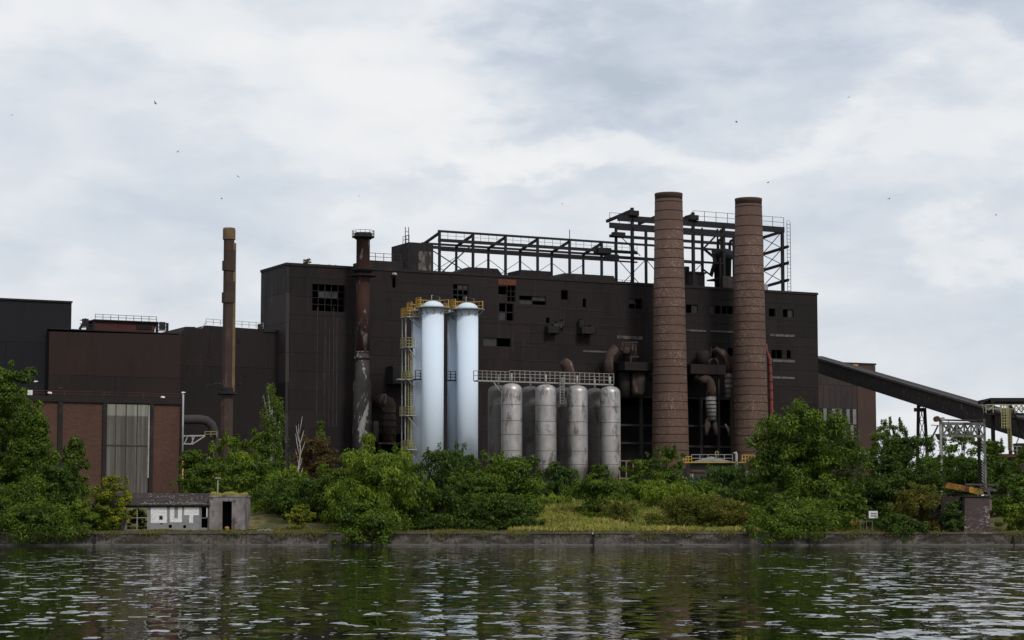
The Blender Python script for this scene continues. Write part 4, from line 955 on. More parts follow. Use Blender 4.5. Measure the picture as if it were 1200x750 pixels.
for y in (464, 469.5, 474, 478.5, 483, 488, 492.5): MB(M).lathe(q(833, y).x, -3.6, [(6.35 * kk, zt_(833, y + .45, -3.6)), (6.9 * kk, zt_(833, y + .4, -3.6)), (6.9 * kk, zt_(833, y - .4, -3.6)), (6.35 * kk, zt_(833, y - .45, -3.6))], 18).build('rib', MT['dark'], dw)
for s_ in (-1, 1): MB(M).path([q(833 + s_ * 3, 492), q(833 + s_ * 4.8, 502), q(833 + s_ * 6, 510)], [3.6 * kk, 3.2 * kk, 2.6 * kk], 12).build('fork', MT['duct'], dw)
dw = ductwork('silver banded duct dropping beside the right brick chimney', 852, -3.6)
q = lambda x, y, dd=-3.6: M.p(x, y, dd); kk = M.w(1, q(852, 440))
MB(M).box(q(806, 434).x, q(847.5, 434).x, -4.4, -.1, zt_(825, 439.8, -2.2), zt_(825, 428.5, -2.2)).build('platform', MT['greyshed'], dw, bevel=.05)
MB(M).path([q(833, 416, -1), q(840, 411), q(846, 413), q(851, 419), q(853, 427), q(853.3, 437)], [4.6 * kk] * 6, 16).build('duct', MT['duct'], dw)
MB(M).lathe(q(853.3, 437).x, -3.6, [(4.6 * kk, zt_(853, 466, -3.6)), (4.6 * kk, zt_(853, 437, -3.6))], 16).build('duct', MT['silverduct'], dw)
for y in (437, 443, 449, 455, 461): MB(M).lathe(q(853.3, y).x, -3.6, [(4.65 * kk, zt_(853, y + .5, -3.6)), (5.1 * kk, zt_(853, y + .4, -3.6)), (5.1 * kk, zt_(853, y - .4, -3.6)), (4.65 * kk, zt_(853, y - .5, -3.6))], 16).build('rib', MT['dark'], dw)
MB(M).lathe(q(824, 420, -1.8).x, -1.8, [(9 * kk, zt_(824, 428.4, -1.8)), (9 * kk, zt_(824, 415, -1.8)), (6 * kk, zt_(824, 411, -1.8))], 20).build('vessel', MT['dark'], dw)
mb = MB(M); mb.path([q(831, 429, -4), q(831, 423, -4), q(834, 420.5, -4), q(839, 420.5, -4), q(841, 424, -4), q(841, 429, -4)], .16, 8); mb.bar(q(833, 418, -3), q(833, 407, -3), .12); mb.build('pipe_loop', MT['behind'], dw)
MB(M).path([q(850, 497, -4), q(853.5, 503, -4), q(854.5, 511, -4)], [1 * kk, 2 * kk, .5 * kk], 8).build('spout', MT['silverduct'], dw)
MB(M).path([q(842, 440), q(842, 466)], 1.2 * kk, 10).build('downpipe', MT['dark'], dw)
rp = thing('red_pipe', 'thin red jacketed pipe climbing beside the right brick chimney', 'pipe', M.world((M.p(903, 480, -3).x, -3, GZ)), M.a)
q = lambda x, y, dd=-3: M.p(x, y, dd); kk = M.w(1, q(903, 440))
MB(M).path([q(903.8, 540), q(903.6, 470), q(902, 421), q(898.5, 411), q(898, 403)], [2.6 * kk, 2.5 * kk, 2.4 * kk, 1.6 * kk, .9 * kk], 12).build('pipe', MT['redpipe'], rp)
for y in (427, 437, 447, 457, 468): MB(M).lathe(q(902 + (y - 421) * .03, y).x, -3, [(2.6 * kk, zt_(903, y + .4, -3)), (3.2 * kk, zt_(903, y + .3, -3)), (3.2 * kk, zt_(903, y - .3, -3)), (2.6 * kk, zt_(903, y - .4, -3))], 12).build('flange', MT['rust'], rp)

# ------------------------------------------------------------------ blue silos
DF = M.d_of(507, 262); DB = DF + 3.0
zd = zt_(507, 360.5, DF)
sg = 'pale blue silos'
def blue_silo(px, d, label, back=False, dz=0):
    c = M.p(px, 400, d); r = M.w(12.9, M.p(507, 400, DF)); z1 = zd + dz
    s_ = thing('blue_silo', label, 'silo', M.world((c.x, d, GZ)), M.a, sg)
    MB(M).lathe(c.x, d, [(r, GZ + .3), (r, z1)], 48).build('shell', MT['blue'], s_)
    MB(M).lathe(c.x, d, [(r + .12, GZ), (r + .12, GZ + .3)], 32).build('foot_ring', MT['lightcon'], s_)
    dome = [(r * math.cos(t), z1 + .002 + (.62 * r) * math.sin(t)) for t in [i * math.pi / 2 / 8 for i in range(9)]]; dome[-1] = (.05, dome[-1][1])
    MB(M).lathe(c.x, d, dome, 48).build('dome', MT['bluewhite'], s_)
    for z in (z1 - .25,): MB(M).lathe(c.x, d, [(r + .002, z - .05), (r + .018, z - .04), (r + .018, z + .04), (r + .002, z + .05)], 48).build('seam', MT['blue'], s_)
    for k in range(10):
        t = 2 * math.pi * k / 10; a = Vector((c.x + r * math.cos(t), d + r * math.sin(t), z1 - .9)); b = Vector((c.x + (r + .75) * math.cos(t), d + (r + .75) * math.sin(t), z1 - .12))
        MB(M).bar(a, b, .09).build('bracket', MT['galv'], s_)
    return c.x, r, z1, s_
b1 = blue_silo(507.2, DF, 'front left pale blue silo'); b2 = blue_silo(547.6, DF, 'front right pale blue silo')
b3 = blue_silo(496.8, DB, 'rear left pale blue silo, half hidden behind the front left one', dz=-.3); b4 = blue_silo(537, DB, 'rear right pale blue silo, squeezed between the front two', dz=-.3)
def ring_walk(bx, d, R1, n=18, arc=(0, 2 * math.pi)):
    x, r, z, s_ = bx
    dk = MB(M); rl = MB(M); kick = MB(M)
    for i in range(n):
        a = arc[0] + (arc[1] - arc[0]) * i / n; b = arc[0] + (arc[1] - arc[0]) * (i + 1) / n
        p = lambda t, rr, zz: Vector((x + rr * math.cos(t), d + rr * math.sin(t), zz))
        dk.add([p(a, r + .02, z - .1), p(b, r + .02, z - .1), p(b, R1, z - .1), p(a, R1, z - .1), p(a, r + .02, z), p(b, r + .02, z), p(b, R1, z), p(a, R1, z)], [(0, 1, 2, 3), (7, 6, 5, 4), (3, 2, 6, 7), (1, 0, 4, 5)])
    for i in range(n):
        a = arc[0] + (arc[1] - arc[0]) * i / n; b = arc[0] + (arc[1] - arc[0]) * (i + 1) / n
        if -math.pi * .93 < ((a + math.pi) % (2 * math.pi)) - math.pi < -math.pi * .07: continue      # rails only at the rear, the front side is open
        p0, p1 = p(a, R1 - .05, z), p(b, R1 - .05, z); up = Vector((0, 0, 1.15))
        rl.bar(p0, p0 + up, .1).bar(p1, p1 + up, .1).bar(p0 + up, p1 + up, .09).bar(p0 + up * .55, p1 + up * .55, .08)
        kick.bar(p0 + up * .12, p1 + up * .12, .03, .22)
    dk.build('walkway', MT['galv'], s_); rl.build('railing', MT['yellow'], s_); kick.build('kickboard', MT['yellow'], s_)
for bx, d in ((b1, DF), (b2, DF), (b3, DB), (b4, DB)): ring_walk(bx, d, bx[1] + .85)
for bx in (b1, b2):
    x, r, z, s_ = bx; a = Vector((x - .1, DF + .2, z + .62 * r)); MB(M).path([a, a + Vector((0, 0, .75)), a + Vector((1.25, .2, .55)), a + Vector((1.25, .2, -.15))], .06, 6).build('vent_pipe', MT['offwhite'], s_)
# ladder tower left of the silos
lt = thing('ladder_tower', 'tall yellow and grey caged ladder tower on the left of the blue silos', 'ladder', M.world((M.p(478, 450, DB).x, DB, GZ)), M.a)
q = lambda x, y: M.p(x, y, DB - 1); 
for x in (475.5, 483):
    a = q(x, 373); MB(M).bar((a.x, a.y, GZ), (a.x, a.y, a.z), .13).build('post', MT['offwhite'], lt)
for x in (475.5,):
    a = q(x, 373); MB(M).bar((a.x, a.y + 1.1, GZ), (a.x, a.y + 1.1, a.z), .11).build('post', MT['offwhite'], lt)
mb = MB(M)
for x in (478.2, 481):
    a = q(x, 405); b = q(x, 534); mb.bar((a.x, a.y - .1, b.z), (a.x, a.y - .1, a.z), .09)
a = q(478.2, 405); b = q(481, 534)
for i in range(50):
    z = b.z + (a.z - b.z) * i / 49; mb.bar((a.x, a.y - .1, z), (b.x, a.y - .1, z), .06)
mb.build('ladder', MT['paleyellow'], lt)
for (x0, x1, yt, yb) in ((473.5, 490, 361, 371), (473, 485, 396, 406.5), (473.5, 486, 436, 444.5), (472, 485, 476.5, 486.5), (473.5, 486, 516, 526.5)):
    a = q(x0, yb); b = q(x1, yb); zt2 = q(x0, yt).z
    MB(M).box(a.x, b.x, a.y - .9, a.y + 1.0, a.z - .12, a.z).build('landing', MT['offwhite'], lt)
    MB(M).railing([(a.x, a.y + .9, a.z), (a.x, a.y - .85, a.z), (b.x - .3, a.y - .85, a.z)], zt2 - a.z, .42, .04, 2).build('guard_rail', MT['yellow'] if yt < 370 else MT['paleyellow'], lt)
    MB(M).bar((a.x + .3, a.y - .7, a.z - .1), (b.x, a.y - .5, a.z - 1.4), .1).build('strut', MT['offwhite'], lt)
wk = thing('walkway', 'narrow steel walkway passing behind the blue silos at mid height', 'walkway', M.world((M.p(520, 450, DB).x, DB, M.p(520, 446, DB).z)), M.a)
a = M.p(464, 444.5, DB - .6); b = M.p(566, 444.5, DB - .6); zc = a.z
MB(M).box(a.x, M.p(486, 444, DB - .6).x, DB - 1.4, DB - .6, zc - .1, zc + .05).build('deck', MT['galv'], wk)
a = M.p(484, 436, DB - 1.9); b = M.p(537, 436, DB - 1.9)
MB(M).box(a.x, b.x, DB - 2.6, DB - 1.9, zc - .12, zc + .02).build('deck', MT['dark'], wk); MB(M).railing([(a.x, DB - 2.6, zc), (b.x, DB - 2.6, zc)], 1.1, .7, .04, 2).build('railing', MT['dark'], wk)
# ------------------------------------------------------------------ grey tanks
TF = M.d_of(599.5, 252); TB = TF + 4.4
ztk = zt_(600, 457.5, TF); tg = 'weathered grey tanks'
rt = M.w(12.3, M.p(640, 470, TF))
def tank_mesh(px, d, label, zt=ztk, m='tank'):
    c = M.p(px, 470, d); s_ = thing('storage_tank', label, 'tank', M.world((c.x, d, GZ)), M.a, tg)
    zb = zt_(px, 545, d)
    MB(M).lathe(c.x, d, [(.35, zb - 3.4), (rt * .98, zb - .6), (rt, zb), (rt, zt), (rt * .97, zt + .25), (rt * .86, zt + .52), (rt * .6, zt + .75), (rt * .25, zt + .86), (.05, zt + .88)], 40).build('shell', MT[m], s_)
    for i in range(1, 6):
        z = zt - .1 - (zt - zb) * i / 5 + (.15 if i % 2 else 0)
        MB(M).lathe(c.x, d, [(rt + .002, z - .03), (rt + .02, z - .025), (rt + .02, z + .025), (rt + .002, z + .03)], 40).build('weld_seam', MT['tankseam'], s_)
    for k in range(4):
        t = math.pi / 4 + k * math.pi / 2; x, y = c.x + (rt - .12) * math.cos(t), d + (rt - .12) * math.sin(t); MB(M).bar((x, y, GZ - .2), (x, y, zb - .2), .18).build('leg', MT['dark'], s_)
    MB(M).tube((c.x, d, zt + .85), (c.x, d, zt + 2.1), .12, .12, 8).build('vent_pipe', MT['offwhite'], s_)
    return c
for px, lb in ((599.5, 'front row grey tank nearest the blue silos'), (639.7, 'second grey tank from the left in the front row'), (676.5, 'third grey tank from the left in the front row'), (715, 'rightmost grey tank of the front row')): tank_mesh(px, TF, lb)
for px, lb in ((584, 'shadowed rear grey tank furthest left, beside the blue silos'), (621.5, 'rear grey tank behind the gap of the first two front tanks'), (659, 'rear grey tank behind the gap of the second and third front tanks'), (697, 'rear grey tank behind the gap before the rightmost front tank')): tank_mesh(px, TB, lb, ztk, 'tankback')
cw = thing('catwalk', 'railed grey catwalk running over the tops of the grey tanks', 'catwalk', M.world((M.p(640, 450, (TF + TB) / 2).x, (TF + TB) / 2, ztk + .9)), M.a)
yc = TF + 1.2; zc = zt_(600, 446.5, yc)
a = M.p(560, 446, yc).x; b = M.p(597, 446, yc).x; c = M.p(719, 446, yc).x
MB(M).box(a, c, yc - .02, yc + 1.2, zc - .16, zc).build('deck', MT['galv'], cw)
MB(M).railing([(a, yc, zc), (b, yc, zc)], 1.15, .65, .026, 2).build('railing', MT['galv'], cw)
MB(M).railing([(b, yc - .05, zc + .05), (c, yc - .05, zc + .05)], 1.25, .72, .03, 2).build('railing', MT['galv'], cw)
MB(M).railing([(a, yc + 1.2, zc), (c, yc + 1.2, zc)], 1.2, 1.1, .035, 1).build('railing', MT['rust'], cw)
MB(M).bar((b - .6, yc, zc - 2.2), (b - 2.2, yc, zc - .2), .12).build('strut', MT['galv'], cw)
mb = MB(M); x = M.p(663.5, 450, TF - .2).x
for s_ in (-.28, .28): mb.bar((x + s_, yc - .3, zt_(663, 473, yc)), (x + s_, yc - .3, zc + 1), .08)
for i in range(12): z = zt_(663, 473, yc) + i * .35; mb.bar((x - .28, yc - .3, z), (x + .28, yc - .3, z), .05)
mb.build('ladder', MT['galv'], cw)
for px in (588, 616, 640, 677, 703, 716):
    x = M.p(px, 440, yc).x; MB(M).bar((x, yc + .4, zc), (x, yc + .4, zc + 2.0), .06).build('lamp_pole', MT['steel'], cw)
el2 = thing('roof_pipe', 'stubby rust tipped pipe rising behind the catwalk', 'pipe', M.world((M.p(664, 440, -4).x, -4, GZ)), M.a)
q = lambda x, y: M.p(x, y, -4)
MB(M).path([(q(666, 480).x, -4, GZ), q(667, 438), q(664, 427), q(659.5, 423)], [1.0, .9, .85, .6], 12).build('pipe', MT['duct'], el2)

# ------------------------------------------------------------------ left buildings
DL = -2.0
def block(name, label, pts, d, depth, m, bevel=0, zbase=GZ - .5, cat='industrial building', wallname='wall'):
    P_ = [M.p(x, y, d) for x, y in pts]; xs = [p.x for p in P_]
    th = thing(name, label, cat, M.world(((min(xs) + max(xs)) / 2, d, GZ)), M.a)
    poly = [(min(xs), zbase)] + [(p.x, p.z) for p in P_] + [(max(xs), zbase)]
    MB(M).prism(poly, d, d + depth).build(wallname, m, th)
    return th
hA = block('black_hall', 'plain black hall at the far left edge, tallest of the left sheds', [(-70, 347), (84, 355)], DL + 1.2, 20, MT['hall'])
a = M.p(-70, 352, DL + 1.2); b = M.p(84.3, 355, DL + 1.2); MB(M).box(a.x, b.x + .05, DL + 1.05, DL + 21, b.z + .003, b.z + .22).build('roof', MT['steel'], hA)
hB = block('rusty_shed', 'brownish rust stained shed between the black hall and the grey shed', [(58, 388.4), (212, 392.4)], DL, 18, MT['shed'])
a = M.p(58, 388, DL); b = M.p(212, 392, DL); MB(M).box(a.x - .02, b.x, DL - .05, DL + 18, b.z + .04, b.z + .16).build('roof', MT['steel'], hB)
zr = b.z + .35
lm = thing('roof_lantern', 'dark red roof lantern with railing on top of the rusty shed', 'roof lantern', M.world((M.p(146, 380, DL + 2).x, DL + 2, zr)), M.a)
q = lambda x, y: M.p(x, y, DL + 2)
MB(M).prism([(q(110, 390).x, zr), (q(181, 390).x, zr), (q(183, 377).x, q(146, 377.2).z), (q(112, 377).x, q(146, 377.2).z)], DL + 2, DL + 6).build('lantern_body', stained('dull_crimson', (.065, .02, .018), (.045, .018, .016), None, .6), lm)
MB(M).box(q(160, 380).x, q(178, 380).x, DL + 1.9, DL + 1.98, zr + .3, q(170, 379).z).build('louvre', MT['void'], lm)
MB(M).box(q(109, 376).x, q(184, 376).x, DL + 1.6, DL + 6.2, q(146, 377).z, q(146, 375.8).z).build('lantern_roof', MT['steel'], lm)
MB(M).railing([(q(111, 376).x, DL + 1.8, q(146, 375.8).z), (q(183, 376).x, DL + 1.8, q(146, 375.8).z)], .65, .95, .03).build('railing', MT['behind'], lm)
for x0, x1 in ((93.5, 110), (184, 196)):
    a, b = q(x0, 380).x, q(x1, 380).x; zt2 = q(146, 375.5).z
    mb = MB(M); s_ = .8 if x0 < 100 else -.0
    mb.bar((a, DL + 2, zr), (a + s_, DL + 2, zt2), .3).bar((b, DL + 2, zr), (b, DL + 2, zt2 - .1), .28)
    for z in (.15, .5, .85): mb.bar((a, DL + 2, zr + (zt2 - zr) * z), (b, DL + 2, zr + (zt2 - zr) * z), .1)
    mb.box(a + .3, a + 1.1, DL + 1.9, DL + 2.1, zr + .3, zt2); mb.build('side_frame', MT['steel'], lm)
hC = block('grey_shed', 'dark grey stepped shed abutting the left side of the steelworks hall', [(210.5, 393.5), (217, 382.8), (229, 383), (229.5, 385), (236, 385.2), (241, 381.2), (309, 386), (331, 388.5)], 3, 20, MT['greyshed'])
a = M.p(242, 381, 3); b = M.p(309, 386, 3)
MB(M).railing([(a.x, 3.2, a.z + .1), (b.x, 3.2, b.z + .1)], .75, 1.0, .03).build('railing', MT['galv'], hC)
MB(M).bar(M.p(236, 385, 3), M.p(242, 377, 3), .08).build('stair_rail', MT['galv'], hC)
MB(M).box(M.p(303, 384, 3).x, M.p(306, 384, 3).x, 2.9, 3.4, b.z - .2, b.z + .7).build('vent', MT['steel'], hC)
MB(M).box(M.p(309, 388, 2.9).x, M.p(331, 388, 2.9).x, 2.85, 2.98, b.z - .35, b.z).build('fascia', MT['steel'], hC)
for (x, y) in ((221, 431), (245, 416), (286, 438), (280, 399)):
    p = M.p(x, y, 3); MB(M).box(p.x - .22, p.x + .22, 2.95, 2.998, p.z - .3, p.z + .3).build('hole', MT['void'], hC)

# slim brown chimney
DC = M.d_of(267, 240); c = M.p(267, 400, DC); sc_ = thing('slim_chimney', 'slim brown flaking chimney with ochre cap at the left', 'chimney', M.world((c.x, DC, GZ)), M.a)
k = M.w(1, c); wz = lambda y: zt_(267, y, DC)
MB(M).lathe(c.x, DC, [(7.4 * k, GZ - .3), (7.4 * k, wz(465))], 8, False).build('base', MT['brownstack'], sc_)
MB(M).lathe(c.x, DC, [(6.6 * k, wz(462)), (6.6 * k, wz(280))], 8, False).build('shaft', MT['brownstack'], sc_)
MB(M).lathe(c.x, DC, [(7.9 * k, wz(280.6)), (7.9 * k, wz(269.5)), (7.2 * k, wz(267.2))], 8, False).build('cap', MT['ochre'], sc_)
for (y0, y1, s_) in ((293, 306, 1), (306, 317, -1), (330, 343, 1), (343, 355, -1), (293, 280.8, 0), (318, 306, 1), (355, 343, 1), (304, 317, 0)):
    if s_ == 0: continue
    MB(M).lathe(c.x + s_ * 1.1 * k, DC - .05, [(7.3 * k, wz(max(y0, y1))), (7.3 * k, wz(min(y0, y1)))], 8, False).build('sleeve_plate', MT['brownstack'], sc_)
MB(M).lathe(c.x, DC, [(7.3 * k, wz(463)), (12.6 * k, wz(462.2)), (12.6 * k, wz(460.2)), (8 * k, wz(459.5)), (8 * k, wz(455)), (6.7 * k, wz(454))], 12, False).build('platform', MT['dark'], sc_)
MB(M).bar((c.x + 5.5 * k, DC - 4.0 * k, wz(459)), (c.x + 5.3 * k, DC - 4 * k, wz(285)), .34, .3).build('cable_tray', MT['ochre'], sc_)
mb = MB(M); mb.bar(M.p(240, 450.5, DC), M.p(281, 450.5, DC), .1)
for x in (242, 253, 279): mb.bar(M.p(x, 450.5, DC), M.p(x, 456, DC), .08)
mb.build('lamp_bracket', MT['steel'], sc_)
for x in (251.5, 256, 280.5):
    p = M.p(x, 450, DC); MB(M).box(p.x - .16, p.x + .16, DC - .4, DC - .1, p.z - .06, p.z + .10).build('lamp', MT['behind'], sc_)
# duct and catwalk bridge behind brick building
DD = DC - 2
dc = thing('elbow_duct', 'dark horizontal elbow duct right of the brick building', 'duct', M.world((M.p(234, 495, DD).x, DD, GZ)), M.a)
q = lambda x, y: M.p(x, y, DD); k = M.w(1, q(234, 495))
e_ = q(253, 520); MB(M).path([q(200, 492), q(234, 491.5), q(242, 493), q(248, 498), q(251, 506), (q(251.5, 510).x, DD, GZ)], 5.4 * k, 16).build('duct', stained('dark_grey_duct', (.045, .04, .043), (.035, .03, .03), None, .6), dc)
cb2 = thing('catwalk', 'small grey truss catwalk with yellow rail right of the brick building', 'catwalk', M.world((M.p(228, 515, DD - 2).x, DD - 2, GZ)), M.a)
q = lambda x, y: M.p(x, y, DD - 2); mb = MB(M)
mb.bar(q(205, 511), q(240, 510.5), .16).bar(q(205, 520), q(226, 520.2), .14).bar(q(226, 520), q(240, 511), .12)
for x in (212, 220, 228): mb.bar(q(x, 511), q(x - 4, 520), .1)
mb.bar(q(225, 511), q(226, 520), .12); mb.build('truss', MT['offwhite'], cb2)
MB(M).railing([q(240, 512), q(254, 512)], .62, .6, .035).build('railing', MT['paleyellow'], cb2)
MB(M).box(q(205, 508).x, q(255, 508).x, DD - 1.8, DD - .8, q(230, 510).z, q(230, 508).z).build('deck', MT['shed'], cb2)
for x in (206, 254): MB(M).bar((q(x, 510).x, DD - 1.3, GZ), (q(x, 510).x, DD - 1.3, q(230, 510.1).z), .18).build('post', MT['dark'], cb2)

# brick building
BD = M.d_of(120, 213)
q = lambda x, y, o=0: M.p(x, y, BD + o)
zt_b = q(120, 472).z
bb = thing('brick_building', 'low red brown brick building with a tall grimy translucent panel', 'brick building', M.world((q(120, 560).x, BD, GZ)), M.a)
x0, x1 = q(27, 520).x, q(213, 520).x
MB(M).prism([(x0, GZ - 1), (x1, GZ - 1), (x1, zt_b), (x0, zt_b)], BD, BD + 14).build('wall', MT['brick'], bb)
MB(M).box(x0 - .15, x1 + .15, BD - .25, BD + 14.1, zt_b + .003, q(120, 465.5).z).build('fascia', stained('dark_fascia', (.020, .015, .015), (.013, .011, .012), None, .5), bb)
for xa, xb in ((67, 72.5), (119.5, 124), (174.5, 179), (25, 28.5), (210.5, 213.5)):
    MB(M).box(q(xa, 520).x, q(xb, 520).x, BD - .2, BD - .003, GZ, zt_b).build('pilaster', MT['dark'], bb)
fp = MB(M).box(q(124.3, 520).x, q(173, 520).x, BD - .1, BD - .004, GZ, q(148, 474).z).build('translucent_panel', MT['fibre'], bb)
mb = MB(M)
for x in (124.3, 135, 147, 160, 173): mb.box(q(x, 520).x - .05, q(x, 520).x + .05, BD - .15, BD - .102, GZ, q(148, 474).z)
mb.box(q(124.3, 520).x, q(173, 520).x, BD - .17, BD - .152, q(148, 522).z - .06, q(148, 522).z + .06); mb.build('glazing_bar', stained('bar_brown', (.06, .05, .045), (.04, .035, .03), None, 2), bb)
MB(M).box(q(172.6, 520).x, q(174.2, 520).x, BD - .22, BD - .103, q(174, 560).z, q(174, 475).z).build('edge_strip', MT['galv'], bb)
MB(M).tube((q(213.5, 520).x, BD - .3, GZ), (q(213.5, 520).x, BD - .3, q(213, 540).z), .09, .09, 8).build('yellow_pipe', MT['yellow'], bb)
MB(M).tube((q(213.2, 500).x, BD - .3, q(213, 540).z), (q(213.2, 500).x, BD - .3, q(213, 462).z), .1, .1, 8).build('drainpipe', MT['offwhite'], bb)
zf_ = q(120, 465.4).z
MB(M).railing([(x0, BD + .2, zf_), (x1, BD + .2, zf_)], .55, 4, .025).build('railing', MT['rust'], bb)
for (x, y, tp) in ((24, 459.5, 0), (43, 448, 1), (59, 461, 0), (71.5, 455.5, 2), (191.5, 466, 0), (216, 461, 1)):
    p = q(x, y); zb2 = min(p.z - .3, zf_)
    lp = thing('roof_lamp', ['small pale lamp on the brick building roof at %s' % s__ for s__ in ('its far left corner', 'the left, the tallest one', 'the left half, between two taller ones', 'the dark pilaster', 'the right half', 'its right corner')][(24, 43, 59, 71.5, 191.5, 216).index(x)], 'lamp', M.world((p.x, BD + .25, zf_)), M.a, 'lamps on the brick building roof')
    MB(M).bar((p.x, BD + .25, zf_), (p.x, BD + .25, p.z), .07).build('pole', MT['steel'], lp)
    h = MB(M)
    h.prism([(p.x - .2, p.z), (p.x + .2, p.z + (.10 if tp == 1 else -.04)), (p.x + .18, p.z + .14), (p.x - .18, p.z + .18)], BD + .1, BD + .42).build('lamp_head', MT['lampwhite'] if tp < 2 else MT['behind'], lp, bevel=.02)
p = q(35.5, 463); ac = thing('vent_unit', 'small pale slatted vent unit on the brick building roof', 'vent', M.world((p.x, BD + .3, zf_)), M.a)
for i in range(3): MB(M).box(p.x - .24 + i * .18, p.x - .12 + i * .18, BD + .1, BD + .3, zf_ + .05, q(35, 457).z).build('slat', MT['lampwhite'], ac)
MB(M).box(p.x - .28, p.x + .28, BD + .1, BD + .5, zf_, zf_ + .05).build('base', MT['steel'], ac)

# ------------------------------------------------------------------ hut with OUT lettering
HY = 154.0
q = lambda x, y: at(x, y, HY)
gh = .94
hut = thing('hut', 'derelict low hut on the quay with big white OUT lettering', 'hut', (q(200, 600).x, HY, gh))
# front wall with openings
xa, xb = q(106, 600).x, q(246, 600).x; zt_h = q(200, 591.5).z
rect = lambda a, b, c, d: (q(a, c).x, q(b, c).x, q(a, d).z, q(a, c).z)
holes = [rect(148.3, 160.2, 595.2, 606.3), rect(161.2, 172.8, 595.2, 606.3), rect(148.3, 160.2, 607.2, 620.5), rect(161.2, 172.8, 607.2, 620.5), rect(236, 243.5, 594.5, 618.5),
         rect(197.5, 201.5, 615, 618.8), rect(214.5, 218, 615.5, 618.8), rect(187.3, 190.8, 612.6, 614.5)]
mb = MB(); mb.wall(q(173.8, 600).x, xb, gh - .1, zt_h, holes[4:], HY, .22); mb.build('front_wall', MT['greywall'], hut)
MB().box(xa, q(147.3, 600).x - .002, HY, HY + .25, gh - .1, q(120, 596).z).build('side_wall', MT['concrete'], hut)
mb = MB(); mb.wall(q(147.3, 600).x, q(173.7, 600).x, gh - .1, zt_h, holes[:4], HY, .12); mb.build('window_frame', MT['cream'], hut)
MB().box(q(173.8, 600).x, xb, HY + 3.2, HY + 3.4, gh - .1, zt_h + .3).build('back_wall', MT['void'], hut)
MB().box(q(173.7, 600).x, q(174.0, 600).x + .1, HY + .23, HY + 3.2, gh, zt_h).build('partition', MT['concrete'], hut)
rf = MB(); x0, x1 = q(108, 590).x, q(249, 590).x; ze = q(180, 591.7).z; zr_ = q(180, 583).z + .35; n = 60
for i in range(n):
    a = x0 + (x1 - x0) * i / n; b = x0 + (x1 - x0) * (i + 1) / n; o1 = .03 * math.sin(i * 2.1); o2 = .03 * math.sin((i + 1) * 2.1)
    rf.add([(a, HY - .25, ze + o1), (b, HY - .25, ze + o2), (b, HY + 3.4, zr_ + o2), (a, HY + 3.4, zr_ + o1), (a, HY - .25, ze + o1 - .08), (b, HY - .25, ze + o2 - .08), (b, HY + 3.4, zr_ + o2 - .1), (a, HY + 3.4, zr_ + o1 - .1)], [(0, 1, 2, 3), (7, 6, 5, 4), (4, 5, 1, 0), (2, 6, 7, 3)])
rf.build('roof', MT['hutroof'], hut)
MB().box(x0, x1 - .2, HY - .12, HY - .004, ze - .17, ze - .085).build('eaves_board', MT['hutroof'], hut)
random.seed(11); mb = MB()
for i in range(300):
    x = random.uniform(q(165, 590).x, x1 - .1); t = random.random() ** 3.2; y = HY - .2 + 3.2 * t; z = ze + (zr_ - ze) * (t * 3.2 + .05) / 3.65 + .03; s_ = random.uniform(.015, .06)
    mb.bar((x, y, z), (x + random.uniform(-.12, .12), y + random.uniform(-.1, .1), z + .03), s_, s_ * .6)
o = mb.build('roof_rubble', MT['debris'], hut); o['kind'] = 'stuff'
# letters
def letter(rects, nm):
    mb = MB()
    for i, (a, b, c, d) in enumerate(rects):
        r_ = rect(a, b, c, d); mb.box(r_[0], r_[1], HY - .018, HY - .003, r_[2], r_[3])
    o = mb.build('letter', MT['white'], hut); o['label'] = 'white painted block letter ' + nm
letter([(176.8, 195.8, 592.4, 604.2), (176.8, 186.4, 604.2, 613), (191, 195.8, 604.2, 613), (186.4, 191, 609.4, 613)], 'O')
letter([(199.2, 204.4, 592.4, 607.5), (208.6, 213.4, 592.4, 607.5), (199.2, 213.4, 607.5, 612)], 'U')
letter([(215.8, 233.4, 592.4, 603.8), (221.8, 226.4, 603.8, 612.8)], 'T')
mb = MB(); r_ = rect(186.4, 191, 604.2, 609.4); mb.box(r_[0] + .05, r_[1] - .05, HY - .012, HY - .003, r_[2] + .05, r_[3] - .05); mb.build('letter_hole', MT['void'], hut)
MB().box(*[q(242, 600).x, q(243.4, 600).x], HY - .05, HY - .004, q(0, 606).z, q(0, 595).z).build('door_post', MT['white'], hut)
mb = MB(); r_ = rect(235.8, 243.7, 594.3, 618.5)
mb.box(r_[0] - .05, r_[0] + .03, HY - .06, HY - .003, gh, r_[3]); mb.box(r_[0], r_[1], HY - .05, HY + .05, q(0, 606.6).z - .05, q(0, 606.6).z); mb.build('door_frame', MT['lightcon'], hut)
# concrete block
cbk = thing('concrete_shelter', 'square spalled concrete shelter with an open black doorway beside the hut', 'shelter', (q(267, 600).x, HY, gh))
x0, x1 = q(246.3, 600).x, q(288, 600).x; zt2 = q(267, 583).z; dr = rect(261.2, 272.5, 587.5, 622); dr = (dr[0], dr[1], gh - .05, dr[3])
HZ = HY - .35
mb = MB(); mb.wall(x0, x1, gh - .1, zt2, [dr], HZ, .3)
mb.quad((x1, HZ, gh - .1), (x1, HZ + 3, gh - .1), (x1, HZ + 3, zt2), (x1, HZ, zt2)); mb.quad((x0, HZ + 3, gh - .1), (x0, HZ, gh - .1), (x0, HZ, zt2), (x0, HZ + 3, zt2)); mb.quad((x1, HZ + 3, gh - .1), (x0, HZ + 3, gh - .1), (x0, HZ + 3, zt2), (x1, HZ + 3, zt2))
mb.build('wall', MT['hutconcrete'], cbk)
MB().box(x0 - .03, x1 + .04, HZ - .04, HZ + 3.05, zt2 + .003, q(267, 580.5).z).build('roof_slab', MT['hutconcrete'], cbk, bevel=.03)
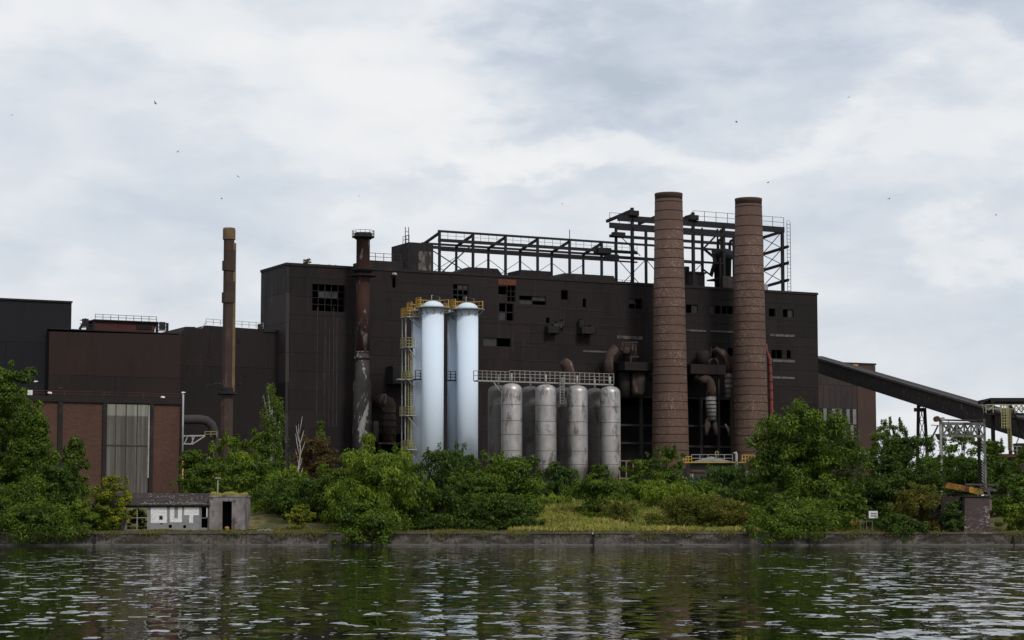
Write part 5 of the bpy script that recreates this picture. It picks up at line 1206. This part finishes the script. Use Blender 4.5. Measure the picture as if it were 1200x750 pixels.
MB().box(x0 + .2, x1 - .2, HZ + 1.6, HZ + 1.7, gh, zt2 - .02).build('inner_wall', MT['void'], cbk)
rng = np.random.default_rng(5); n = 900; X = x0 + (x1 - x0) * (rng.random(n) * .95 + .02); Yv = HZ + .1 + 2 * rng.random(n); hh = (.04 + .16 * rng.random(n)) * (.5 + .6 * np.abs(np.sin(X * 2.3)))
og = leaf_mesh('roof_grass', np.stack([X, Yv, q(267, 580.5).z + hh * .8], 1), np.tile(np.array([[0., -.8, .6]]), (n, 1)), rng.normal(size=(n, 3)) * .4 + np.array([0, 0, 1.]), hh, hh * .2 + .01, rng.random(n) * .5 + .35, L['grass'], None)
og['kind'] = 'stuff'; tag(og, 'dry grass growing on the flat top of the concrete shelter', 'grass')
bo = thing('bollard', 'small yellow mooring bollard in front of the shelter doorway', 'bollard', (q(266, 622).x, 152.4, .93))
MB().lathe(q(266, 622).x * 152.4 / HY, 152.4, [(.16, .93), (.13, .98), (.11, 1.12), (.17, 1.2), (.17, 1.27), (.08, 1.33)], 16).build('post', MT['yellow'], bo)
pl = thing('lamp_post', 'thin lamp post standing behind the concrete shelter', 'lamp post', (at(255.4, 600, 158.5).x, 158.5, gz(-22, 158.5)))
p = at(255.4, 561, 158.5); MB().tube((p.x, 158.5, gz(-22, 158.5) - .1), (p.x, 158.5, p.z), .05, .04, 8).build('pole', MT['galv'], pl)
MB().box(p.x - .22, p.x + .22, 158.35, 158.65, p.z, p.z + .09).build('lamp_head', MT['galv'], pl, bevel=.02)

# ------------------------------------------------------------------ small plant below the chimneys
GD = 240.0; q = lambda x, y: at(x, y, GD)
sh = thing('pump_station', 'low green shed with a shallow tent roof and yellow railing between the chimneys', 'shed', (q(835, 560).x, GD, GZ))
MB().box(q(808, 545).x, q(872, 545).x, GD, GD + 5, GZ - .2, q(830, 542.8).z).build('wall', MT['darkgreen'], sh)
cx = q(836, 540).x; mb = MB(); z0 = q(836, 542).z; z1 = q(836, 534.2).z; xl, xr = q(808, 542).x, q(862, 542).x
mb.add([(xl, GD - .4, z0), (xr, GD - .4, z0), (xr, GD + 5.4, z0), (xl, GD + 5.4, z0), (cx, GD + 2.5, z1)], [(0, 1, 4), (1, 2, 4), (2, 3, 4), (3, 0, 4), (3, 2, 1, 0)]); mb.build('roof', MT['greenroof'], sh)
MB().box(q(800, 542).x, q(875, 542).x, GD - .7, GD - .45, q(836, 542.6).z, q(836, 541.4).z).build('edge_beam', MT['yellow'], sh)
MB().railing([(q(800, 541).x, GD - .6, q(800, 541.4).z), (q(810, 541).x, GD - .6, q(800, 541.4).z)], .62, .35, .045).build('railing', MT['yellow'], sh)
MB().railing([(q(810, 541).x, GD - .55, q(800, 541.4).z), (q(858, 541).x, GD - .55, q(800, 541.4).z)], .85, 1.0, .035).build('railing', MT['galv'], sh)
MB().railing([(q(869, 541).x, GD - .6, q(800, 541.4).z), (q(884, 541).x, GD - .6, q(800, 541.4).z)], .8, .4, .045).build('railing', MT['yellow'], sh)
z1 = q(839.5, 534).z; x = q(839.5, 530).x; MB().path([(x - .15, GD - .5, z1 - .3), (x - .15, GD - .5, z1 + .4), (x, GD - .5, z1 + .6), (x + .15, GD - .5, z1 + .4), (x + .15, GD - .5, z1 - .2)], .07, 8).build('vent_hook', MT['paleyellow'], sh)
pp = thing('standpipe', 'white upright pipe with a bent top right of the green shed', 'pipe', (q(861, 560).x, GD - 1.5, GZ))
MB().path([(q(861, 560).x, GD - 1.5, GZ), (q(861.3, 533).x, GD - 1.5, q(861, 533).z), (q(860.6, 531).x, GD - 1.5, q(861, 531).z), (q(857, 531).x, GD - 1.5, q(857, 531).z)], .16, 10).build('pipe', MT['offwhite'], pp)
MB().lathe(q(861, 550).x, GD - 1.5, [(.25, q(0, 551.5).z), (.25, q(0, 550).z)], 12).build('flange', MT['redpipe'], pp)
pf = thing('pipe_frame', 'rusty pipe trestle low in front of the green shed', 'pipe rack', (q(820, 560).x, GD - 3, GZ))
mb = MB()
for x in (806.5, 809): mb.bar((q(x, 570).x, GD - 3, GZ - .2), (q(x, 552).x, GD - 3, q(x, 552).z), .16)
mb.build('post', MT['offwhite'], pf); MB().tube(at(805, 553, GD - 3), at(826, 553, GD - 3), .2, .2, 8).build('pipe', MT['rust'], pf); MB().tube(at(856, 553.3, GD - 3), at(876, 553.6, GD - 3), .12, .12, 8).build('pipe', MT['offwhite'], pf)
MB().bar(at(811, 556, GD - 3), at(821, 565, GD - 3), .15).build('brace', MT['dark'], pf); MB().bar((q(874, 553).x, GD - 3, GZ), at(874, 553.4, GD - 3), .12).build('post', MT['offwhite'], pf)
MB().box(q(798, 549).x, q(806, 549).x, GD - 3.4, GD - 2.6, GZ, q(800, 549).z).build('cabinet', MT['dark'], pf)
yf = thing('fence', 'short yellow railing right of the rightmost grey tank', 'railing', (at(731, 545, 236).x, 236, GZ))
MB().railing([(at(726, 548, 236).x, 236, GZ), (at(742, 548, 236).x, 236, GZ)], at(730, 540, 236).z - GZ, .8, .06, 4).build('rails', stained('pinkish_rail', (.25, .17, .11), (.18, .12, .09), None, 1), yf)

# ------------------------------------------------------------------ building behind, conveyor
ED = M.d_of(992, 345)
q = lambda x, y, o=0: M.p(x, y, ED + o)
bh = block('rear_building', 'brown block behind the hall right end with striped windows', [(930, 424.4), (1025.5, 428.3)], ED, 16, MT['behind'], wallname='wall')
for o in bh.children: pass
MB(M).box(q(1004, 440).x, q(1025.5, 440).x, ED - .12, ED - .003, GZ, q(1015, 428).z).build('brown_bay', MT['brownwall'], bh)
MB(M).box(q(930, 424).x, q(1026, 424).x, ED - .2, ED + 16, q(1025, 428).z + .003, q(1025, 428).z + .3).build('roof', MT['steel'], bh)
a, b, zz1, zz2 = q(961, 500).x, q(1003.5, 500).x, q(985, 532).z, q(985, 478.5).z
MB(M).box(a, b, ED - .06, ED - .003, zz1, zz2).build('window_wall', MT['steel'], bh)
ps = stained('pale_strip', (.20, .195, .19), (.15, .145, .14), None, .7)
for px in (966.5, 976.5, 984.5, 993.5, 1001): MB(M).box(q(px - 2, 490).x, q(px + 1.8, 490).x, ED - .13, ED - .064, q(985, 497 if px < 1002 else 497).z, zz2 - .1).build('window_strip', ps, bh)
for px in (989.5, 998): MB(M).box(q(px - 1.9, 490).x, q(px + 1.9, 490).x, ED - .13, ED - .064, q(985, 520).z, q(985, 498).z).build('window_strip', ps, bh)
MB(M).box(q(998, 427).x, q(1004, 427).x, ED - .4, ED - .13, q(1000, 429).z, q(1000, 427).z).build('yellow_light', MT['yellow'], bh)  # yellow painted box stands in for a yellow light
# conveyor
cv = thing('conveyor_bridge', 'long dark enclosed conveyor sloping down from the hall to the right', 'conveyor', at(1080, 470, 285) * 1.0)
cv.location.z = GZ
C0t, C0b = at(946, 417, 330), at(946, 431, 330); C1t, C1b = at(1215, 496, 255), at(1215, 517, 255)
h0 = C0t.z - C0b.z; h1 = C1t.z - C1b.z; dirv = (C1t - C0t); side = Vector((-dirv.y, dirv.x, 0)).normalized() * 2.6
if side.y < 0: side = -side
mb = MB(); n = 24
for i in range(n):
    f, g = i / n, (i + 1) / n; a, b = C0t.lerp(C1t, f), C0t.lerp(C1t, g); c, d = C0b.lerp(C1b, f), C0b.lerp(C1b, g)
    mb.add([c, d, b, a, c + side, d + side, b + side, a + side], [(0, 1, 2, 3), (7, 6, 5, 4), (4, 5, 1, 0), (3, 2, 6, 7)])
mb.add([C0b, C0b + side, C0t + side, C0t, C1b, C1b + side, C1t + side, C1t], [(0, 1, 2, 3), (7, 6, 5, 4)]); mb.build('gallery', MT['conveyor'], cv)
up = Vector((0, 0, 1)); fr_ = -side.normalized() * .12
mb = MB(); mb.bar(C0t + up * .1 + fr_, C1t + up * .1 + fr_, .35, .3); mb.build('roof_rail', stained('pale_edge', (.10, .10, .105), (.06, .055, .06), None, .8), cv)
MB().bar(C0b - up * .08 + fr_, C1b - up * .08 + fr_, .3, .3).build('bottom_chord', MT['steel'], cv)
# support trestle
def ray_on(px, f0=None):
    best = None
    for i in range(2001):
        p = C0b.lerp(C1b, i / 2000); xx = 600 + p.x / p.y * FPX
        # perspective with pitch
        dz = (p.z - CH); fw = p.y * CP + dz * SP; xx = 600 + FPX * p.x / fw
        if best is None or abs(xx - px) < best[0]: best = (abs(xx - px), p)
    return best[1]
for (pa, pb, wd, lb) in ((1078.5, 1090, .42, 'lattice steel trestle carrying the middle of the conveyor'),):
    A_, B_ = ray_on(pa + .5), ray_on(pb - 1.5); tr_ = thing('conveyor_support', lb, 'trestle', ((A_.x + B_.x) / 2, A_.y, GZ))
    for s_, P_ in ((-.25, A_), (.25, B_)):
        MB().bar((P_.x + s_ * .5, A_.y + 1, P_.z), (P_.x + s_ * 2.4, A_.y + 1, GZ - .2), wd, .3).build('leg', MT['greyshed'], tr_)
    zt2 = A_.z - .3; k = 8; mb = MB()
    for i in range(k):
        a, b = zt2 - i * 2.0, zt2 - (i + 1) * 2.0
        if b < GZ: break
        mb.bar((A_.x, A_.y + 1, a), (B_.x, A_.y + 1, a), .11).bar((A_.x, A_.y + 1, a), (B_.x, A_.y + 1, b), .09).bar((B_.x, A_.y + 1, a), (A_.x, A_.y + 1, b), .09)
    mb.build('lattice', MT['steel'], tr_)
    MB().box(A_.x - .7, A_.x + .5, A_.y + .5, A_.y + 1.5, zt2 - .7, zt2 - .2).build('bearing', MT['dark'], tr_)

# white gantry on the bridge
GY = 172.0; q = lambda x, y, o=0: at(x, y, GY + o)
gt = thing('lift_gantry', 'white painted steel lifting gantry with lattice beam over the bridge', 'gantry', (q(1102, 560).x, GY, gz(35, GY)))
zb = at(1104, 570, GY).z
for (x, w_, m) in ((1102, .2, 'galv'), (1153.5, .17, 'gantry')):
    MB().bar((q(x, 500).x, GY, zb - 1.5), (q(x, 491).x, GY, q(x, 491).z), w_).build('post', MT[m], gt)
MB().bar((q(1150.5, 500).x, GY + 1.2, zb - 1.5), (q(1150.5, 493).x, GY + 1.2, q(1150.5, 493).z), .22).build('post', MT['steel'], gt)
MB().bar((q(1106, 500).x, GY + 1.2, zb - 1.5), (q(1106, 490).x, GY + 1.2, q(1106, 490).z), .2).build('post', MT['steel'], gt)
mb = MB(); mb.bar(q(1104, 496), q(1152, 496.6), .15, .2).bar(q(1104, 510.3), q(1152, 511.5), .16, .2)
xs = [1105, 1113.5, 1121, 1130, 1138, 1145, 1152]
for i in range(6):
    a, b = xs[i], xs[i + 1]
    mb.bar(q(a, 510.5), q(a, 496.2), .12)
    mb.bar(q(a, 497 if i % 2 else 510), q(b, 510 if i % 2 else 497), .13)
mb.build('lattice_beam', MT['gantry'], gt)
mb = MB()
for i in range(6):
    a, b = xs[i], xs[i + 1]; mb.bar(q(a, 497 if i % 2 == 0 else 509, 1.3), q(b, 509 if i % 2 == 0 else 497, 1.3), .1)
mb.bar(q(1104, 497, 1.3), q(1153, 497.5, 1.3), .14).bar(q(1104, 509.5, 1.3), q(1153, 510.5, 1.3), .12); mb.build('lattice_beam', MT['behind'], gt)
MB().tube(q(1100, 492), q(1150, 493.3), .07, .07, 8).build('drive_shaft', MT['rust'], gt)
c_ = q(1097.6, 491); MB().path([c_ + Vector((0, -.3, 0)), c_ + Vector((0, .3, 0))], .24, 18).build('pulley', MT['rust'], gt)
c_ = q(1104, 491.5); MB().path([c_ + Vector((0, -.35, 0)), c_ + Vector((0, .3, 0))], .18, 16).build('pulley', MT['galv'], gt)
MB().box(q(1146, 491).x, q(1150, 491).x, GY - .2, GY + .3, q(0, 494.5).z, q(0, 491.5).z).build('gearbox', MT['dark'], gt, bevel=.02)
MB().bar(q(1099, 499), q(1085, 528), .12).build('stay', MT['steel'], gt); MB().bar(q(1091, 498.2), q(1101, 498.6), .06).build('arm', MT['steel'], gt)
MB().prism([(q(1096, 509).x, q(0, 508.5).z), (q(1101, 509).x, q(0, 508.5).z), (q(1101, 514).x, q(0, 516).z), (q(1099, 514).x, q(0, 515).z)], GY - .2, GY + .2).build('counterweight', MT['dark'], gt)
mb = MB()
for i in range(16):
    y0 = 512 + i * 3.4; mb.bar(q(1150.5, y0, 1.2), q(1153.5, y0 + 3.4), .06)
mb.build('post_lacing', MT['galv'], gt)
# bridge and pier
BY = 160.0; q = lambda x, y, o=0: at(x, y, BY + o)
br = thing('bridge', 'old steel bridge deck with worn yellow side panels above the pier', 'bridge', (q(1145, 580).x, BY, gh))
MB().box(q(1106, 572).x, q(1183, 572).x, BY + .25, BY + 3, q(0, 579).z, q(0, 576.5).z).build('deck', MT['dark'], br)
random.seed(4); edges = [1106, 1111, 1119.5, 1126, 1131.5, 1136, 1141, 1147, 1152.5]
for i in range(8):
    a, b = edges[i], edges[i + 1]; t0 = 564.5 + (a - 1106) * .19 + random.uniform(-.4, .4); t1 = 564.5 + (b - 1106) * .19
    m = 'orange' if i in (4,) else ('yellow' if i in (2, 5, 6) else 'yellowpanel')
    mb = MB(); mb.add([q(a, t0 + 7.0), q(b, t1 + 6.8), q(b, t1), q(a, t0), q(a, t0 + 7, .1), q(b, t1 + 6.8, .1), q(b, t1, .1), q(a, t0, .1)], [(0, 1, 2, 3), (7, 6, 5, 4), (0, 4, 5, 1), (1, 5, 6, 2), (2, 6, 7, 3), (3, 7, 4, 0)])
    mb.build('side_panel', stained('bridge_yellow_%d' % i, *[((.28, .15, .02), (.18, .09, .02)), ((.24, .12, .02), (.15, .07, .02)), ((.42, .27, .02), (.3, .18, .02)), ((.22, .12, .02), (.14, .07, .02)), ((.13, .04, .03), (.09, .03, .02)), ((.40, .26, .02), (.28, .17, .02)), ((.26, .16, .02), (.15, .09, .02)), ((.2, .13, .03), (.12, .08, .02))][i], (.045, .022, .014), 1.6, patch=(.48, .6)), br)
mb = MB(); mb.bar(q(1131, 567.5, 1), q(1176, 568.5, 1), .12); mb.bar(q(1152, 573.5), q(1182, 574.2), .14); mb.bar(q(1152, 582), q(1176, 582.6), .16); mb.bar(q(1156, 571), q(1160, 582), .2); mb.bar(q(1182, 573.5), q(1182, 582), .14)
for x in (1140, 1150, 1160, 1170): mb.bar(q(x, 568, 1), q(x, 577, 1), .07)
mb.build('parapet_rail', stained('old_purple_steel', (.10, .075, .08), (.06, .05, .05), None, 1), br)
MB().bar(q(1180, 583), q(1190, 593), .12).build('stay', MT['paleyellow'], br)
pr_ = thing('bridge_pier', 'pinkish white stained brick pier under the bridge', 'pier', (q(1145, 600, -6).x, BY - 6, 0)); PY = 151.3
q = lambda x, y: at(x, y, PY)
MB().prism([(q(1129, 600).x, .3), (q(1160, 600).x, .3), (q(1159.3, 584).x, q(0, 583).z), (q(1131, 584).x, q(0, 583).z)], PY, PY + 2.2).build('pier_body', MT['pierbrick'], pr_)
MB().box(q(1129.5, 600).x, q(1161, 600).x, PY - .08, PY + 2.3, q(0, 582.9).z, q(0, 581).z).build('pier_cap', MT['dark'], pr_, bevel=.03)
MB().box(q(1106, 600).x, q(1128.8, 600).x, PY + .9, PY + 6, .3, q(0, 582).z).build('abutment', stained('shaded_masonry', (.035, .024, .026), (.022, .017, .018), (.06, .05, .05), .8, patch=(.58, .68)), pr_)  # shadow below the bridge is painted into the dark abutment colour
MB().box(q(1127, 600).x, q(1160.3, 600).x, PY - .2, PY - .004, .1, q(0, 631).z).build('footing', MT['lightcon'], pr_, bevel=.04)
MB().prism([(q(1158, 590).x, q(0, 584).z), (q(1163, 590).x, q(0, 586).z), (q(1163, 590).x, q(0, 598).z), (q(1161, 590).x, q(0, 598).z)], PY + .2, PY + .8).build('bracket', stained('beige_bracket', (.2, .16, .12), (.14, .1, .08), None, 1), pr_)
fn = thing('fence', 'low yellowish rail right of the bridge pier', 'railing', (at(1170, 615, 156).x, 156, gz(36, 156)))
MB().railing([(at(1160, 615, 156).x, 156, gz(36, 156)), (at(1176, 615, 156).x, 156, gz(36, 156))], .65, 1.0, .025, 0).build('rails', MT['paleyellow'], fn)
# sign, red box and railing
sg_ = thing('sign', 'small white sign with dark lettering in front of dark bushes', 'sign', (at(1023, 620, 154.5).x, 154.5, 1))
q = lambda x, y: at(x, y, 154.5)
MB().box(q(1018, 600).x, q(1028.5, 600).x, 154.45, 154.5, q(0, 607.3).z, q(0, 598.8).z).build('board', MT['sign'], sg_)
for x in (1019.5, 1027): MB().bar((q(x, 610).x, 154.53, .9), (q(x, 600).x, 154.53, q(0, 599).z), .05).build('post', MT['steel'], sg_)
mb = MB(); random.seed(2)
for row, y in enumerate((601, 603.7)):
    x = 1020.3
    while x < 1027: wl = random.uniform(.5, 1.1); mb.box(q(x, y).x, q(x + wl, y).x, 154.44, 154.447, q(0, y + 1.5).z, q(0, y).z); x += wl + .35
mb.build('lettering', MT['ink'], sg_)
rb_ = thing('life_ring_box', 'small red box on a post left of the white sign', 'box', (at(1001, 620, 154).x, 154, 1))
q = lambda x, y: at(x, y, 154)
MB().box(q(997, 612).x, q(1004, 612).x, 153.9, 154.2, q(0, 615.5).z, q(0, 609).z).build('cabinet', MT['red'], rb_, bevel=.03)
MB().bar((q(997.3, 620).x, 154, .9), (q(997.3, 610).x, 154, q(0, 609.5).z), .06).build('post', MT['rust'], rb_)
fn = thing('fence', 'short pale green railing below the white sign', 'railing', (q(1015, 620).x, 153, 1))
MB().railing([(at(1008.5, 622, 153).x, 153, .94), (at(1022.5, 622, 153).x, 153, .94)], .78, .45, .022, 0).build('rails', stained('pale_green_rail', (.16, .19, .12), (.1, .13, .08), None, 1), fn)
for (px, lb) in ((312, 'pale rubble heap on the quay edge near the hut'),):
    random.seed(9); mb = MB()
    for i in range(26):
        x = at(px + random.uniform(-9, 9), 620, 153.4).x; y = 153.4 + random.uniform(-.4, .5); s_ = random.uniform(.08, .22); z = gz(x, y) + random.uniform(0, .12)
        mb.bar((x - s_, y, z), (x + s_, y + random.uniform(-.1, .1), z + random.uniform(-.05, .1)), s_, s_ * .9)
    mb.build('rubble', MT['lightcon'], label=lb, cat='rubble', kind='stuff')

# hopper tower at the right edge
TY = 250.0; q = lambda x, y, o=0: at(x, y, TY + o)
tw = thing('hopper_tower', 'open steel hopper tower with flat black canopy at the right edge', 'tower', (q(1180, 560).x, TY, GZ))
zc = q(1180, 468).z
mb = MB(); mb.add([q(1148, 471.5), q(1161, 466), q(1161, 468), q(1149, 473.3), q(1148, 471.5, 7), q(1161, 466, 7), q(1161, 468, 7), q(1149, 473.3, 7)], [(0, 3, 2, 1), (4, 5, 6, 7), (0, 1, 5, 4), (1, 2, 6, 5), (2, 3, 7, 6), (3, 0, 4, 7)])
xr = q(1245, 470).x; xl = q(1161, 470).x; z1, z2 = q(0, 466).z, q(0, 470.5).z
mb.box(xl + .003, xr, TY, TY + 7, z2, z1 - .02); mb.build('canopy', MT['steel'], tw)
for (x, y0, o, w_) in ((1163, 472, 0, .42), (1183, 471, .5, .4), (1228, 471, 0, .4), (1163, 472, 6.5, .3), (1228, 472, 6.5, .3)):
    MB().bar((q(x, y0, o).x, TY + o, GZ - .2), (q(x, y0, o).x, TY + o, z2), w_).build('post', MT['greyshed'], tw)
MB().bar(q(1184, 473, .4), q(1203, 520, .4), .22).build('brace', MT['steel'], tw); MB().bar(q(1199, 500, .4), q(1187, 530, .4), .1).build('brace', MT['steel'], tw)
a, b = q(1155, 484, -1.2), q(1240, 484, -1.2); MB().box(a.x, b.x, TY - 1.4, TY - .3, a.z - .25, a.z).build('walkway_deck', MT['greyshed'], tw)
MB().railing([(a.x, TY - 1.4, a.z), (b.x, TY - 1.4, a.z)], 1.0, .9, .045, 1).build('railing', stained('pale_yellow_rail', (.34, .34, .2), (.25, .25, .17), None, 1), tw)
mb = MB(); xs = [1185, 1191, 1197, 1203]
for i in range(3): mb.bar(q(xs[i], 475, -.5), q(xs[i + 1], 483, -.5), .12).bar(q(xs[i + 1], 475, -.5), q(xs[i], 483, -.5), .1)
mb.build('truss', MT['gantry'], tw)
mb = MB(); A_ = q(1173.5, 475, -2.2); B_ = q(1182.5, 502, -2.2)
mb.railing([(A_.x, A_.y, B_.z), (B_.x, A_.y, B_.z)], A_.z - B_.z, .3, .05, 7); mb.build('ladder_cage', MT['paleyellow'], tw)
mb = MB()
for x in (1181, 1184.5): mb.bar((q(x, 500, -2.2).x, TY - 2.2, q(x, 528).z), (q(x, 500, -2.2).x, TY - 2.2, q(x, 480).z), .08)
for i in range(18): z = q(0, 528).z + i * .28; mb.bar((q(1181, 500, -2.2).x, TY - 2.2, z), (q(1184.5, 500, -2.2).x, TY - 2.2, z), .05)
mb.build('ladder', MT['paleyellow'], tw)
mb = MB()
for x, y in ((1163, 478), (1195, 478)): mb.bar(q(1151, 473, 0), q(1153, 484, -1), .07)
mb.bar(q(1158, 481, -1), q(1166, 474, 0), .1); mb.build('stay', MT['galv'], tw)
hp = thing('brown_block', 'dark brown stained block building at the right edge behind the trees', 'industrial building', (at(1200, 560, 215).x, 215, GZ))
q = lambda x, y: at(x, y, 215)
MB().box(q(1173, 560).x, q(1260, 560).x, 215, 221, GZ - .5, q(0, 536).z).build('wall', MT['behind'], hp)
MB().box(q(1171, 560).x, q(1261, 560).x, 214.6, 221.3, q(0, 536).z + .003, q(0, 532).z).build('roof', MT['rust'], hp)
MB().prism([(q(1197, 536).x, q(0, 532).z + .003), (q(1203, 536).x, q(0, 532).z + .003), (q(1206, 520).x, q(0, 519).z), (q(1195, 520).x, q(0, 519).z)], 216, 218).build('hopper', MT['dark'], hp)
MB().railing([(q(1186, 532).x, 214.9, q(0, 532).z + .003), (q(1197, 532).x, 214.9, q(0, 532).z + .003)], .8, .5, .03).build('railing', MT['offwhite'], hp)

# ------------------------------------------------------------------ birds
def bird(px, py, label, Y=230, s=1.0, yaw=0, bank=.3):
    p = at(px, py, Y); mb = MB(); v = []; f = []
    ring = [(-.26, .012, 0), (-.14, .045, 0), (0, .06, 0), (.10, .055, .005), (.17, .035, .02), (.24, .006, .02)]
    for y, r, z in ring:
        for k in range(6): t = k * math.pi / 3; v.append(Vector((r * math.cos(t), y, z + r * math.sin(t) * .9)))
    for i in range(5):
        for k in range(6): f.append((i * 6 + k, i * 6 + (k + 1) % 6, (i + 1) * 6 + (k + 1) % 6, (i + 1) * 6 + k))
    for sgn, k0 in ((1, 0), (-1, 3)):
        a, b = 1 * 6 + k0, 3 * 6 + k0; m = 2 * 6 + k0; n0 = len(v)
        v += [Vector((sgn * .28, .10, .12)), Vector((sgn * .27, -.03, .11)), Vector((sgn * .55, -.10, .05 + bank * .2))]
        f += [(a, m, n0 + 1), (m, b, n0, n0 + 1), (n0, n0 + 2, n0 + 1)]
    n0 = len(v); v += [Vector((.05, -.36, 0)), Vector((-.05, -.36, 0))]; f += [(0, n0, n0 + 1, 3)]
    rot = Matrix.Rotation(yaw, 3, 'Z') @ Matrix.Rotation(bank, 3, 'Y')
    mb.add([p + (rot @ (q_ * s)) for q_ in v], f, True)
    mb.build('bird', MT['bird'], label=label, cat='bird', group='birds in the sky')
for i, (x, y, s_, lb) in enumerate(((14, 135, .7, 'leftmost bird, near the left edge of the sky'), (182, 121, 1, 'highest bird in the left sky'), (208, 178, .8, 'bird just below the highest left bird'), (279, 207, .7, 'bird above the slim brown chimney, right of its cap'),
    (260, 233, .7, 'lowest bird, close above the slim brown chimney'), (421, 230, .7, 'bird above the steel stack'), (863, 143, 1.0, 'bird high between the two brick chimneys'), (995, 114, .8, 'highest bird on the right'), (900, 214, .9, 'bird just right of the right chimney top'),
    (1042, 233, .8, 'bird in the right sky, left of the last small specks'), (659, 239, .6, 'bird left of the tall crane frame'), (1167, 252, .6, 'bird furthest right in the sky'))):
    bird(x, y, lb, 230, s_ * .62 + .1, i * 1.3, (-.5, .6, .3)[i % 3])
